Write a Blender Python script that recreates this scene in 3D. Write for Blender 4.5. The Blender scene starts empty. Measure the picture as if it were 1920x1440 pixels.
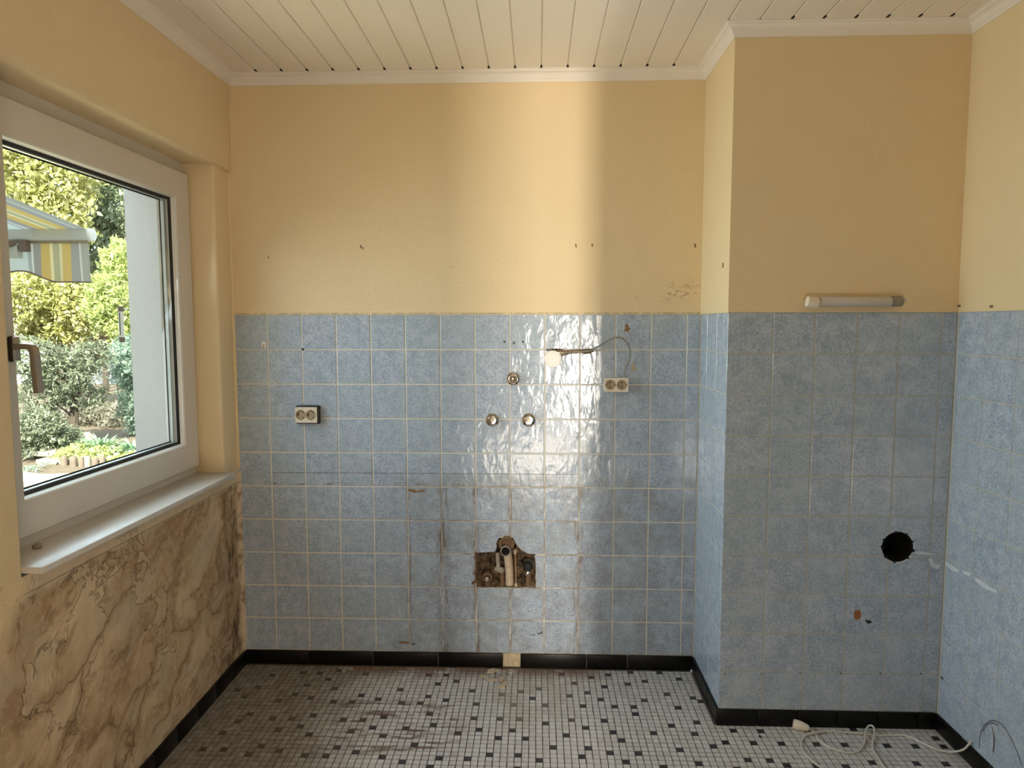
import bpy, bmesh, math, random
import numpy as np
from mathutils import Vector, Matrix, noise as mnoise

S = bpy.context.scene
COL = S.collection
random.seed(7)
rng = np.random.default_rng(11)

# ------------------------------------------------------------------ camera
CAM = Vector((1.3336, -3.0207, 1.5448)); YAW, PITCH, ROLL = -0.03451, -0.08536, -0.00105; FPX = 1300.0
_cy, _sy, _cp, _sp = math.cos(YAW), math.sin(YAW), math.cos(PITCH), math.sin(PITCH)
_f = Vector((_sy*_cp, _cy*_cp, _sp)); _r = Vector((_cy, -_sy, 0)); _u = _r.cross(_f)
R_ = _r*math.cos(ROLL) + _u*math.sin(ROLL); U_ = _u*math.cos(ROLL) - _r*math.sin(ROLL); F_ = _f
cam = bpy.data.cameras.new('camera'); cam.sensor_width = 36; cam.lens = 36*FPX/1920; cam.clip_start = .02
camo = bpy.data.objects.new('camera', cam); COL.objects.link(camo)
camo.matrix_world = Matrix(((R_.x, U_.x, -F_.x, CAM.x), (R_.y, U_.y, -F_.y, CAM.y), (R_.z, U_.z, -F_.z, CAM.z), (0, 0, 0, 1)))
S.camera = camo

# ------------------------------------------------------------------ world, sun, daylight, exposure
w = bpy.data.worlds.new('world'); S.world = w; w.use_nodes = True
bg = w.node_tree.nodes['Background']; bg.inputs[0].default_value = (.80, .91, 1.0, 1); bg.inputs[1].default_value = 2.3
sun = bpy.data.lights.new('sun', 'SUN'); sun.energy = 19; sun.angle = math.radians(1.2); sun.color = (1, .93, .78)
suno = bpy.data.objects.new('sun', sun); COL.objects.link(suno)
suno.rotation_euler = Vector((-.15, .8, -.62)).to_track_quat('-Z', 'Y').to_euler(); suno.location = (-2, -6, 8)
def area(name, loc, d, sx, sy, power, col):
    l = bpy.data.lights.new(name, 'AREA'); l.shape = 'RECTANGLE'; l.size = sx; l.size_y = sy; l.energy = power; l.color = col
    o = bpy.data.objects.new(name, l); COL.objects.link(o); o.location = loc
    o.rotation_euler = Vector(d).to_track_quat('-Z', 'Z').to_euler(); return o
a1 = area('window_sky_light', (-.232, -.72, 1.57), (1, -.16, -.32), .88, 1.02, 12.5, (.66, .84, 1.0)); a1.data.spread = math.radians(122)
a2 = area('window_garden_light', (-.240, -.72, 1.50), (1, -.30, .28), .88, .98, 7.0, (1.0, .90, .60)); a2.data.spread = math.radians(122)
area('hall_door_daylight', (2.20, -8.0, .75), (0, 1, 0), .18, 1.4, 330, (1, .91, .77))
area('hall_fill_light', (1.36, -3.85, .05), (.12, .8, .6), .74, .9, 26, (1, .86, .70))  # added fill lamp low in the unseen hall, brightens the room from below
cy_ = S.cycles; cy_.max_bounces = 7; cy_.diffuse_bounces = 5; cy_.glossy_bounces = 3; cy_.transmission_bounces = 4; cy_.transparent_max_bounces = 8
cy_.caustics_reflective = False; cy_.caustics_refractive = False; cy_.sample_clamp_indirect = 6.0; cy_.adaptive_threshold = .025
S.view_settings.view_transform = 'Standard'; S.view_settings.look = 'None'
S.view_settings.exposure = 0.06; S.view_settings.gamma = 1.0; S.view_settings.use_curve_mapping = False

def at(px, py, X=None, Y=None, Z=None):
    """point on a real plane of the room that the photograph shows at this pixel"""
    d = R_*((px-960)/FPX) + U_*((720-py)/FPX) + F_
    t = (X-CAM.x)/d.x if X is not None else (Y-CAM.y)/d.y if Y is not None else (Z-CAM.z)/d.z
    return CAM + d*t

# ------------------------------------------------------------------ node helper
class G:
    def __init__(s, name):
        s.m = bpy.data.materials.new(name); s.m.use_nodes = True; s.t = s.m.node_tree; s.t.nodes.clear()
        s.out = s.t.nodes.new('ShaderNodeOutputMaterial'); s._pos = None
    def n(s, typ, ins=None, **at_):
        nd = s.t.nodes.new('ShaderNode'+typ)
        for k, v in at_.items(): setattr(nd, k, v)
        for k, v in (ins or {}).items():
            if isinstance(v, bpy.types.NodeSocket): s.t.links.new(v, nd.inputs[k])
            elif v is not None: nd.inputs[k].default_value = v
        return nd
    @property
    def pos(s):
        if s._pos is None: s._pos = s.n('NewGeometry').outputs['Position']
        return s._pos
    def xyz(s):
        q = s.n('SeparateXYZ', {0: s.pos}).outputs; return q[0], q[1], q[2]
    def noise(s, scale, detail=3, rough=.5, dist=0, vec=None, sc=None):
        v = vec if vec is not None else s.pos
        if sc: v = s.n('VectorMath', {0: v, 1: sc}, operation='MULTIPLY').outputs[0]
        return s.n('TexNoise', {'Vector': v, 'Scale': scale, 'Detail': detail, 'Roughness': rough, 'Distortion': dist}).outputs[0]
    def math(s, op, a, b=0.0, clamp=False):
        return s.n('Math', {0: a, 1: b}, operation=op, use_clamp=clamp).outputs[0]
    def mul(s, *a):
        r = a[0]
        for b in a[1:]: r = s.math('MULTIPLY', r, b)
        return r
    def mx(s, *a):
        r = a[0]
        for b in a[1:]: r = s.math('MAXIMUM', r, b)
        return r
    def step(s, v, a, b, lo=0.0, hi=1.0):
        return s.n('MapRange', {'Value': v, 'From Min': a, 'From Max': b, 'To Min': lo, 'To Max': hi}, interpolation_type='SMOOTHSTEP').outputs[0]
    def box(s, v, a, b, soft):
        return s.mul(s.step(v, a-soft, a+soft), s.step(v, b-soft, b+soft, 1.0, 0.0))
    def mix(s, f, a, b, blend='MIX'):
        nd = s.n('Mix', None, data_type='RGBA', blend_type=blend)
        for k, v in ((0, f), (6, a), (7, b)):
            if isinstance(v, bpy.types.NodeSocket): s.t.links.new(v, nd.inputs[k])
            else: nd.inputs[k].default_value = v if k == 0 else (*v[:3], 1)
        return nd.outputs[2]
    def bump(s, h, strength, dist=.01, normal=None):
        return s.n('Bump', {'Height': h, 'Strength': strength, 'Distance': dist, 'Normal': normal}).outputs[0]
    def fin(s, col, rough=.6, normal=None, metal=0.0, spec=.5, **kw):
        ins = {'Base Color': col if isinstance(col, bpy.types.NodeSocket) else (*col, 1), 'Roughness': rough, 'Metallic': metal, 'Specular IOR Level': spec, 'Normal': normal}
        ins.update(kw)
        b = s.n('BsdfPrincipled', ins); s.t.links.new(b.outputs[0], s.out.inputs[0]); return s.m

def simple(name, col, rough=.5, metal=0.0, var=.08, scale=60, bump=0.0, spec=.5):
    g = G(name); a = tuple(c*(1-var) for c in col); b = tuple(min(1, c*(1+var)) for c in col)
    nz = g.noise(scale, 3)
    return g.fin(g.mix(nz, a, b), rough, g.bump(nz, bump, .003) if bump else None, metal, spec)

M = {}
YEL_A, YEL_B = (.80, .635, .39), (.84, .675, .43)
def plaster(name, gouges=False):
    g = G(name); nz = g.noise(7, 4); chip = g.noise(85, 3, .6); chip2 = g.noise(260, 2)
    col = g.mix(nz, YEL_A, YEL_B)
    h = g.math('ADD', g.step(chip, .35, .80), g.mul(chip2, .35))
    if gouges:
        x, y, z = g.xyz()
        gm = g.mul(g.box(x, 1.88, 2.03, .03), g.box(z, 1.645, 1.725, .025), g.step(g.noise(34, 5, .75, sc=(.8, 1, 1.8)), .50, .62), .75)
        gm2 = g.mul(g.box(x, .15, 2.0, .1), g.box(z, 1.60, 1.85, .03), g.step(g.noise(16, 5, .75), .66, .72))
        gm = g.mx(gm, g.mul(gm2, .55))
        col = g.mix(g.mul(gm, .75), col, (.33, .22, .11)); h = g.math('SUBTRACT', h, g.mul(gm, 2.0))
        edge = g.mul(g.box(z, 1.585, 1.597, .003), g.step(g.noise(40, 3), .3, .6))
        col = g.mix(g.mul(edge, .55), col, (.30, .24, .15))
    return g.fin(col, .82, g.bump(h, .26, .0035), spec=.25)
M['plaster'] = plaster('yellow woodchip paint'); M['plaster_back'] = plaster('yellow woodchip paint worn', True)

def tile_mat(name, dirty):
    g = G(name); rnd = g.n('ObjectInfo').outputs['Random']
    cloud = g.noise(22, 3, .6); speck = g.noise(105, 3, .75)
    f = g.math('ADD', g.mul(cloud, .5), g.mul(speck, .9)); f = g.step(f, .50, .90)
    col = g.mix(f, (.295, .365, .475), (.535, .60, .695))
    col = g.mix(g.mul(rnd, .35), col, (.40, .48, .53))
    rough = g.math('ADD', .075, g.mul(cloud, .09)); d = None
    x, y, z = g.xyz(); fine = g.noise(420, 2, .6)
    if dirty:
        big = g.noise(9, 4, .65); st = g.noise(14, 3, .7, sc=(3.0, 1, .55))
        low = g.step(z, .90, .86)
        grime = g.mul(low, g.step(x, .45, .95), g.step(big, .30, .75), .45)
        runs = g.mul(g.step(z, .88, .80), g.step(st, .44, .64), g.mx(g.box(x, .895, .945, .012), g.box(x, 1.045, 1.085, .010), g.box(x, 1.205, 1.235, .012), g.box(x, 1.50, 1.55, .02), g.box(x, .745, .775, .008)), .9)
        line = g.mul(g.box(z, .8852, .8885, .0010), g.box(x, .14, 1.52, .01), g.step(big, .28, .40), .85)
        line2 = g.mul(g.box(z, .830, .842, .0035), g.box(x, .10, 1.55, .02), g.step(g.noise(26, 3, .7, sc=(.6, 1, 3)), .50, .62), .8)
        wall = g.mul(g.box(x, 1.40, 1.95, .1), g.step(z, 1.62, 1.2), g.step(big, .45, .8), .22)
        spots = g.mul(g.step(z, .75, .3), g.step(g.noise(55, 2, .5), .70, .73), g.step(x, .45, .75), .9)
        d = g.mx(grime, runs, line, line2, wall, spots)
        col = g.mix(d, col, g.mix(g.noise(35, 3), (.115, .075, .045), (.19, .15, .11)))
        rough = g.math('ADD', rough, g.mul(d, .35), True)
    else:
        d = g.mul(g.step(g.noise(12, 5, .7), .60, .75), .25)
        col = g.mix(d, col, (.20, .20, .18))
    h = g.noise(16, 2.5, .55, .4, sc=(1.5, 1.5, .8))
    nrm = g.bump(h, .26, .010)
    return g.fin(col, rough, nrm, spec=.55)
M['tile'] = tile_mat('pale blue glazed tile', False); M['tile_dirty'] = tile_mat('pale blue glazed tile grimy', True)

def grout():
    g = G('beige grout'); x, y, z = g.xyz()
    c = g.mix(g.noise(60, 3), (.66, .61, .51), (.80, .76, .67))
    d = g.mul(g.step(z, .88, .8), g.step(x, .6, .9), g.step(x, 1.7, 1.5), g.step(g.noise(11, 4, .7), .35, .6), .75)
    return g.fin(g.mix(d, c, (.22, .14, .08)), .85, g.bump(g.noise(200, 3), .4, .002))
M['grout'] = grout()
M['grout_plain'] = simple('grey beige grout', (.54, .52, .46), .85, bump=.3)
def mortar():
    g = G('raw brown mortar'); a = g.noise(28, 6, .7); b = g.noise(90, 4, .7)
    c = g.mix(g.step(a, .35, .65), (.04, .022, .012), (.36, .23, .13)); c = g.mix(g.step(b, .54, .68), c, (.55, .41, .28))
    return g.fin(c, .95, g.bump(g.math('ADD', a, g.mul(b, .5)), 1.0, .03))
M['mortar'] = mortar()
def black_tile():
    g = G('black glazed skirting'); nz = g.noise(30, 4, .7)
    c = g.mix(g.step(nz, .58, .75), (.005, .0045, .004), (.03, .02, .015))
    return g.fin(c, .35, g.bump(g.noise(20, 2), .15, .004), spec=.25)
M['black_tile'] = black_tile()

def bare():
    g = G('bare stained plaster and torn paper'); x, y, z = g.xyz()
    wv = g.n('VectorMath', {0: g.pos, 1: g.n('VectorMath', {0: g.n('TexNoise', {'Vector': g.pos, 'Scale': 5.0, 'Detail': 4.0}).outputs[1], 1: (.22, .22, .22)}, operation='MULTIPLY').outputs[0]}, operation='ADD').outputs[0]
    rv = g.n('VectorRotate', {'Vector': g.pos, 'Angle': math.radians(-38)}, rotation_type='X_AXIS').outputs[0]
    wv2 = g.n('VectorMath', {0: rv, 1: g.n('VectorMath', {0: g.n('TexNoise', {'Vector': g.pos, 'Scale': 5.0, 'Detail': 3.0}).outputs[1], 1: (.24, .24, .24)}, operation='MULTIPLY').outputs[0]}, operation='ADD').outputs[0]
    sv = g.n('VectorMath', {0: wv2, 1: (1, .55, 1.25)}, operation='MULTIPLY').outputs[0]
    a = g.noise(3.4, 5, .66, vec=sv); b = g.noise(9, 5, .72, vec=sv); c2 = g.noise(38, 3, .7)
    base = g.mix(g.step(a, .36, .62), (.40, .262, .145), (.70, .535, .35))
    base = g.mix(g.mul(g.step(b, .48, .64), .85), base, (.30, .190, .10))
    base = g.mix(g.mul(g.step(c2, .50, .75), .40), base, (.78, .63, .45))
    grey = g.mul(g.step(g.noise(4.3, 3, .6, vec=wv), .52, .66), .5); base = g.mix(grey, base, (.55, .47, .345))
    torn = g.noise(2.6, 5, .62, vec=wv2); tb_ = g.mul(g.box(torn, .545, .556, .004), g.step(b, .30, .5)); base = g.mix(g.mul(g.step(torn, .55, .555), .28), base, (.80, .65, .45))
    base = g.mix(g.mul(tb_, .36), base, (.13, .075, .035))
    vor = g.n('TexVoronoi', {'Vector': sv, 'Scale': 3.3}, feature='DISTANCE_TO_EDGE').outputs[0]
    gate = g.step(a, .44, .54)
    cr = g.mul(g.step(vor, .016, .003), gate, .38); cr2 = tb_
    halo = g.mul(g.step(vor, .13, .0), gate, .55)
    base = g.mix(halo, base, (.32, .195, .095)); base = g.mix(cr, base, (.085, .048, .022))
    dark = g.mul(g.box(y, -.16, -.02, .05), g.step(g.noise(13, 6, .75, sc=(1, 1.6, .6)), .46, .62), .85); base = g.mix(dark, base, (.07, .045, .028))
    light = g.mul(g.step(y, -.055, -.015), g.step(g.noise(22, 4), .34, .55)); base = g.mix(light, base, (.72, .56, .40))
    edge = g.math('ADD', z, g.mul(g.math('SUBTRACT', g.noise(9, 4, .6), .5), .05))
    band = g.mul(g.step(edge, .832, .846), .9); sm = g.mix(g.noise(18, 4), (.66, .52, .355), (.76, .61, .43))
    base = g.mix(band, base, sm)
    ln = g.mul(g.box(z, .842, .847, .0016), .55); base = g.mix(ln, base, (.16, .10, .05))
    yl = g.mul(g.step(g.math('ADD', y, g.mul(g.math('SUBTRACT', z, .84), -.9)), -1.28, -1.36), g.step(edge, .60, .72)); base = g.mix(yl, base, YEL_A)
    h = g.math('SUBTRACT', g.math('ADD', g.mul(a, .8), g.math('ADD', g.mul(b, .45), g.mul(torn, .3))), g.mul(g.mx(cr, cr2), .35))
    return g.fin(base, .9, g.bump(h, .75, .02), spec=.2)
M['bare'] = bare()

def floor_cols(g, c):
    x, y, z = g.xyz()
    big = g.noise(4.5, 6, .65); fine = g.noise(24, 5, .7); wob = g.mul(g.math('SUBTRACT', g.noise(7, 5, .65), .5), .45)
    left = g.mul(g.step(g.math('ADD', g.math('SUBTRACT', x, g.mul(y, -.10)), wob), .70, .30), .80)
    lv = g.mul(left, g.step(fine, .30, .66, .55, 1.0)); c = g.mix(lv, c, g.mix(fine, (.075, .048, .028), (.175, .122, .078)))
    rust = g.mul(g.step(y, -.16, -.02), g.box(x, .42, 1.62, .12), g.step(g.noise(10, 4, .7), .36, .50), .9); c = g.mix(rust, c, (.17, .085, .045))
    grime = g.mul(g.step(y, -.44, -.10), g.step(fine, .38, .68), .35); c = g.mix(grime, c, (.22, .19, .14))
    streak = g.mul(g.box(x, .52, 1.05, .08), g.box(y, -.66, -.30, .04), g.step(g.noise(12, 5, .7, sc=(.5, 2.2, 1)), .50, .60), .8); c = g.mix(streak, c, (.14, .075, .042))
    ol = g.mul(g.box(x, 1.12, 1.50, .10), g.box(y, -.46, -.12, .08), g.step(big, .40, .62), .5); c = g.mix(ol, c, (.34, .30, .20))
    return c
PIT = .0256
def mosaic(name, a, b, rough):
    g = G(name)
    cell = g.n('VectorMath', {0: g.pos, 1: (PIT, PIT, 10.0)}, operation='SNAP').outputs[0]
    rn = g.n('TexWhiteNoise', {'Vector': cell}, noise_dimensions='3D').outputs[0]
    c = g.mix(rn, a, b); c = g.mix(g.mul(g.step(g.noise(300, 3), .4, .7), .25), c, tuple(v*.6 for v in a))
    return g.fin(floor_cols(g, c), rough, g.bump(g.noise(120, 2), .12, .002), spec=.4)
M['mos_light'] = mosaic('light grey mosaic', (.58, .535, .51), (.71, .665, .635), .5)
M['mos_dark'] = mosaic('dark mosaic', (.030, .027, .034), (.062, .052, .05), .4)
g = G('dark floor joints'); M['mos_grout'] = g.fin(floor_cols(g, g.mix(g.noise(40, 3), (.085, .068, .056), (.13, .105, .09))), .95)

def board():
    g = G('cream painted ceiling board'); rnd = g.n('ObjectInfo').outputs['Random']
    c = g.mix(g.noise(5, 4), (.85, .775, .69), (.90, .825, .74)); c = g.mix(g.mul(rnd, .25), c, (.80, .725, .645))
    return g.fin(c, .5, g.bump(g.noise(30, 2), .05, .003))
M['board'] = board()
M['cornice'] = simple('white cornice paint', (.86, .79, .715), .55, var=.04, scale=20, bump=.05)
M['void'] = simple('dark void', (.012, .010, .008), .95)
M['pvc'] = simple('dimmed white pvc', (.70, .655, .60), .32, var=.03, scale=12)  # white plastic, darkened for its dim look beside the bright window
M['gasket'] = simple('black rubber', (.012, .012, .014), .6)
M['alu'] = simple('aluminium', (.62, .64, .63), .35, .85, .05, 40)
M['sill'] = simple('pale stone sill', (.66, .62, .585), .28, var=.12, scale=25, bump=.05)
M['handle'] = simple('brushed metal handle', (.36, .315, .265), .35, .7, .06, 60)
M['dark_metal'] = simple('dark brown metal', (.035, .024, .018), .45, .3)
M['chrome'] = simple('chrome', (.78, .77, .76), .08, 1.0, .03, 90)
M['cream'] = simple('cream plastic', (.78, .69, .56), .38, var=.05, scale=40)
M['beige_dirty'] = simple('dirty beige plastic', (.40, .31, .20), .5, var=.25, scale=90)
M['whiteplastic'] = simple('white plastic', (.84, .81, .76), .4, var=.04)
M['black'] = simple('black plastic', (.012, .010, .010), .4)
M['cable'] = simple('grey cable', (.27, .25, .21), .5)
M['cable_white'] = simple('white cable', (.66, .62, .56), .45)
M['pipe_grey'] = simple('grimy grey pipe', (.30, .25, .20), .6, var=.35, scale=60, bump=.3)
M['pipe_rust'] = simple('crusted rusty iron', (.17, .095, .05), .85, var=.5, scale=110, bump=.8)
M['pipe_pale'] = simple('pale limey pipe', (.56, .43, .31), .35, .1, .4, 70, .4)
M['copper'] = simple('tarnished copper', (.42, .26, .16), .35, .7, .3, 90)
M['rust'] = simple('rust stain', (.24, .15, .075), .9, var=.4, scale=160)
M['nail'] = simple('brown nail hole', (.24, .16, .08), .9, var=.4, scale=300)
M['soot_shade'] = simple('black soot', (.006, .005, .005), .98)
M['smear'] = simple('chalky white smear', (.62, .68, .72), .8, var=.15, scale=150)
M['pencil'] = simple('dark pencil mark', (.12, .12, .13), .8)
M['chip'] = simple('pale chipped plaster', (.52, .41, .275), .9, var=.45, scale=70, bump=.5)
M['brown_chip'] = simple('orange brown wall plug', (.34, .13, .04), .6, var=.3, scale=120)
M['tube'] = simple('milky lamp glass', (.62, .57, .52), .35, var=.06, scale=20)
M['ext_white'] = simple('white exterior render', (.86, .865, .90), .9, var=.05, scale=35, bump=.4)
g = G('window glass')
fr = g.n('LayerWeight', {'Blend': .08}).outputs[0]
mixs = g.n('MixShader', {0: g.mul(fr, .25), 1: g.n('BsdfTransparent', {0: (.97, .99, .98, 1)}).outputs[0], 2: g.n('BsdfGlossy', {'Roughness': .02}).outputs[0]})
g.t.links.new(mixs.outputs[0], g.out.inputs[0]); M['glass'] = g.m

# ------------------------------------------------------------------ mesh helpers
def link(name, me, mats, parent=None, loc=(0, 0, 0), rot=(0, 0, 0), smooth=False):
    o = bpy.data.objects.new(name, me); COL.objects.link(o)
    if mats and not me.materials:
        for m in (mats if isinstance(mats, (list, tuple)) else [mats]): me.materials.append(M[m] if isinstance(m, str) else m)
    o.location = loc; o.rotation_euler = rot
    if parent is not None: o.parent = parent
    if smooth:
        me.polygons.foreach_set('use_smooth', [True]*len(me.polygons))
    return o
def mesh(name, v, f, mi=None):
    me = bpy.data.meshes.new(name); me.from_pydata([tuple(p) for p in v], [], f); me.update()
    if mi: me.polygons.foreach_set('material_index', mi)
    return me
def tag(o, label=None, cat=None, group=None, kind=None):
    if label: o['label'] = label
    if cat: o['category'] = cat
    if group: o['group'] = group
    if kind: o['kind'] = kind
    return o
def empty(name, loc=(0, 0, 0), rot=(0, 0, 0)):
    o = bpy.data.objects.new(name, None); COL.objects.link(o); o.location = loc; o.rotation_euler = rot; o.empty_display_size = .05; return o

class MB:
    """collects vertices and faces with a material index"""
    def __init__(s): s.v = []; s.f = []; s.m = []
    def add(s, v, f, mi=0):
        k = len(s.v); s.v += [tuple(p) for p in v]; s.f += [tuple(i+k for i in q) for q in f]; s.m += [mi]*len(f); return s
    def box(s, x0, x1, y0, y1, z0, z1, mi=0):
        v = [(x, y, z) for z in (z0, z1) for y in (y0, y1) for x in (x0, x1)]
        return s.add(v, [(0, 2, 3, 1), (4, 5, 7, 6), (0, 1, 5, 4), (2, 6, 7, 3), (0, 4, 6, 2), (1, 3, 7, 5)], mi)
    def lathe(s, prof, seg=24, org=(0, 0, 0), axis='-Y', mi=0, cap=True):
        """profile of (radius, height along axis)"""
        A = {'-Y': (Vector((1, 0, 0)), Vector((0, 0, 1)), Vector((0, -1, 0))), 'Z': (Vector((1, 0, 0)), Vector((0, 1, 0)), Vector((0, 0, 1))),
             'X': (Vector((0, 1, 0)), Vector((0, 0, 1)), Vector((1, 0, 0))), '-X': (Vector((0, 1, 0)), Vector((0, 0, 1)), Vector((-1, 0, 0)))}[axis] if isinstance(axis, str) else axis
        O = Vector(org); v = []; f = []
        for r, h in prof:
            for k in range(seg):
                a = 2*math.pi*k/seg; v.append(O + A[0]*r*math.cos(a) + A[1]*r*math.sin(a) + A[2]*h)
        for i in range(len(prof)-1):
            for k in range(seg):
                a, b = i*seg+k, i*seg+(k+1) % seg; f.append((a, b, b+seg, a+seg))
        if cap:
            n = (len(prof)-1)*seg; f.append(tuple(range(seg-1, -1, -1))); f.append(tuple(range(n, n+seg)))
        return s.add(v, f, mi)
    def tube(s, pts, r, seg=10, mi=0, cap=True):
        P = [Vector(p) for p in pts]; n = len(P); rr = r if isinstance(r, (list, tuple)) else [r]*n; v = []; f = []
        t0 = (P[1]-P[0]).normalized(); up = Vector((0, 0, 1)) if abs(t0.z) < .9 else Vector((1, 0, 0))
        nrm = t0.cross(up).normalized()
        for i in range(n):
            t = (P[min(i+1, n-1)]-P[max(i-1, 0)]).normalized()
            nrm = (nrm - t*nrm.dot(t)); nrm = nrm.normalized() if nrm.length > 1e-6 else t.orthogonal().normalized(); b = t.cross(nrm)
            for k in range(seg):
                a = 2*math.pi*k/seg; v.append(P[i] + (nrm*math.cos(a)+b*math.sin(a))*rr[i])
        for i in range(n-1):
            for k in range(seg):
                a, c = i*seg+k, i*seg+(k+1) % seg; f.append((a, c, c+seg, a+seg))
        if cap: f.append(tuple(range(seg-1, -1, -1))); f.append(tuple(range((n-1)*seg, n*seg)))
        return s.add(v, f, mi)
    def prism(s, poly, y0, y1, mi=0):
        """polygon in XZ pushed along Y from y0 (front) to y1"""
        n = len(poly); v = [(p[0], y0, p[1]) for p in poly]+[(p[0], y1, p[1]) for p in poly]
        f = [tuple(range(n)), tuple(range(2*n-1, n-1, -1))]+[(i, i+n, (i+1) % n+n, (i+1) % n) for i in range(n)]
        return s.add(v, f, mi)
    def me(s, name): return mesh(name, s.v, s.f, s.m)
    def build(s, name, mats, parent=None, smooth=False, bevel=0.0, seg=2, loc=(0, 0, 0), rot=(0, 0, 0)):
        me = s.me(name)
        bm = bmesh.new(); bm.from_mesh(me)
        if bevel:
            bmesh.ops.remove_doubles(bm, verts=bm.verts, dist=1e-6)
            e = [x for x in bm.edges if len(x.link_faces) == 2 and x.calc_face_angle(0) > .6]
            bmesh.ops.bevel(bm, geom=e, offset=bevel, segments=seg, profile=.5, affect='EDGES', clamp_overlap=True)
        bmesh.ops.recalc_face_normals(bm, faces=bm.faces); bm.to_mesh(me); bm.free()
        o = link(name, me, mats, parent, loc, rot)
        if smooth:
            me.polygons.foreach_set('use_smooth', [True]*len(me.polygons))
            try: me.set_sharp_from_angle(angle=math.radians(38))
            except Exception: pass
        return o
def spline(pts, n=8):
    P = [Vector(p) for p in pts]; out = []
    for i in range(len(P)-1):
        a, b, c, d = P[max(i-1, 0)], P[i], P[i+1], P[min(i+2, len(P)-1)]
        for k in range(n):
            t = k/n; out.append(.5*((2*b)+(c-a)*t+(2*a-5*b+4*c-d)*t*t+(3*b-a-3*c+d)*t**3))
    out.append(P[-1]); return out

# ------------------------------------------------------------------ room dimensions
T = .1525; TOP = 1.589; SK = .064; H = 2.606; RX = 2.870; PX = 2.043; PY = -.428; REAR = -3.25
WY0, WY1, WZ0, WZ1 = -1.309, -.140, .893, 2.205    # window opening
HX0, HX1, HZ0, HZ1 = 1.0695, 1.334, .371, .530      # open service hole

# ------------------------------------------------------------------ walls
b = MB()
b.box(-.30, RX+.2, -.003, .14, TOP, H+.12, 0)
b.box(-.30, HX0, 0, .14, 0, TOP, 1); b.box(HX1, RX+.2, 0, .14, 0, TOP, 1)
b.box(HX0, HX1, 0, .14, 0, HZ0-.003, 1); b.box(HX0, HX1, .012, .14, HZ0-.003, HZ0, 2)
NX0, NX1, NZ = 1.158, 1.247, .597
b.box(HX0, NX0, 0, .14, HZ1, NZ, 2); b.box(NX1, HX1, 0, .14, HZ1, NZ, 2); b.box(HX0, HX1, 0, .14, NZ, TOP, 1)
wall_back = tag(b.build('wall_back', ['plaster_back', 'grout', 'mortar']), 'back wall, blue tiles below yellow woodchip paint', 'wall', kind='structure')
# rough lining of the open hole
v = []; f = []; nx, nz = 34, 30
for j in range(nz+1):
    for i in range(nx+1):
        x = HX0-.004+(HX1-HX0+.008)*i/nx; z = HZ0-.004+(NZ-HZ0+.008)*j/nz
        e = min(i, nx-i)/4; e2 = min(j, nz-j)/4; k = min(1, e, e2)
        y = .012+.045*k + .022*mnoise.noise(Vector((x*30, 1, z*30)))+.010*mnoise.noise(Vector((x*90, 5, z*90)))
        v.append((x, y, z))
for j in range(nz):
    for i in range(nx): f.append((j*(nx+1)+i, j*(nx+1)+i+1, (j+1)*(nx+1)+i+1, (j+1)*(nx+1)+i))
tag(link('hole_lining', mesh('hole_lining', v, f), 'mortar', wall_back), 'rough brown mortar inside the open hole')

# pillar
def plate_hole(b, x0, x1, z0, z1, cx, cz, r, y, seg=40, mi=0):
    """flat plate in XZ at depth y with a round hole"""
    v = []; f = []
    for k in range(seg):
        a = 2*math.pi*k/seg; c, s_ = math.cos(a), math.sin(a)
        v.append((cx+r*c, y, cz+r*s_))
        tx = ((x1-cx)/c if c > 1e-9 else (x0-cx)/c if c < -1e-9 else 1e9); tz = ((z1-cz)/s_ if s_ > 1e-9 else (z0-cz)/s_ if s_ < -1e-9 else 1e9)
        t = min(tx, tz); v.append((cx+t*c, y, cz+t*s_))
    for k in range(seg):
        a, c = 2*k, 2*((k+1) % seg); f.append((a, a+1, c+1, c))
    for X_, Z_ in ((x0, z0), (x1, z0), (x1, z1), (x0, z1)):
        an = math.atan2(Z_-cz, X_-cx) % (2*math.pi); k = int(an/(2*math.pi)*seg); v.append((X_, y, Z_)); f.append((2*k+1, len(v)-1, 2*((k+1) % seg)+1))
    b.add(v, f, mi)
FX, FZ, FR = 2.694, .7105, .0585
b = MB()
b.box(PX-.003, RX+.2, PY-.003, PY+.10, TOP, H+.12, 0); b.box(PX-.003, PX+.1, PY+.10, -.003, TOP, H+.12, 0)
b.box(PX, PX+.06, PY+.06, 0, 0, TOP, 1)
b.box(PX, 2.60, PY, PY+.06, 0, TOP, 1); b.box(2.79, RX+.2, PY, PY+.06, 0, TOP, 1); b.box(2.60, 2.79, PY, PY+.06, 0, .62, 1); b.box(2.60, 2.79, PY, PY+.06, .80, TOP, 1)
plate_hole(b, 2.60, 2.79, .62, .80, FX, FZ, FR, PY, mi=1)
wall_pillar = tag(b.build('wall_pillar', ['plaster', 'grout_plain']), 'chimney breast jutting out at the right, blue tiles below yellow paint', 'wall', kind='structure')
b = MB(); b.lathe([(FR, -.002), (FR*.99, -.06), (FR*.97, -.30), (.0005, -.30)], 40, (FX, PY, FZ), '-Y', cap=False)
tag(b.build('flue_lining', 'soot_shade', wall_pillar, True), 'black sooty inside of the round flue hole')
b = MB()
for k in range(9):
    a = .3+k*.7+random.random()*.3; r_ = random.uniform(.004, .010)
    pts = [(FX+FR*.985*math.cos(a)+r_*math.cos(t)*random.uniform(.6, 1.1), FZ+FR*.985*math.sin(a)+r_*math.sin(t)*random.uniform(.6, 1.1)) for t in np.linspace(0, 2*math.pi, 7)[:-1]]
    b.prism(pts, PY-.0026, PY+.004)
tag(b.build('broken_rim', 'soot_shade', wall_pillar), 'chipped sooty rim of the flue hole')

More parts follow.
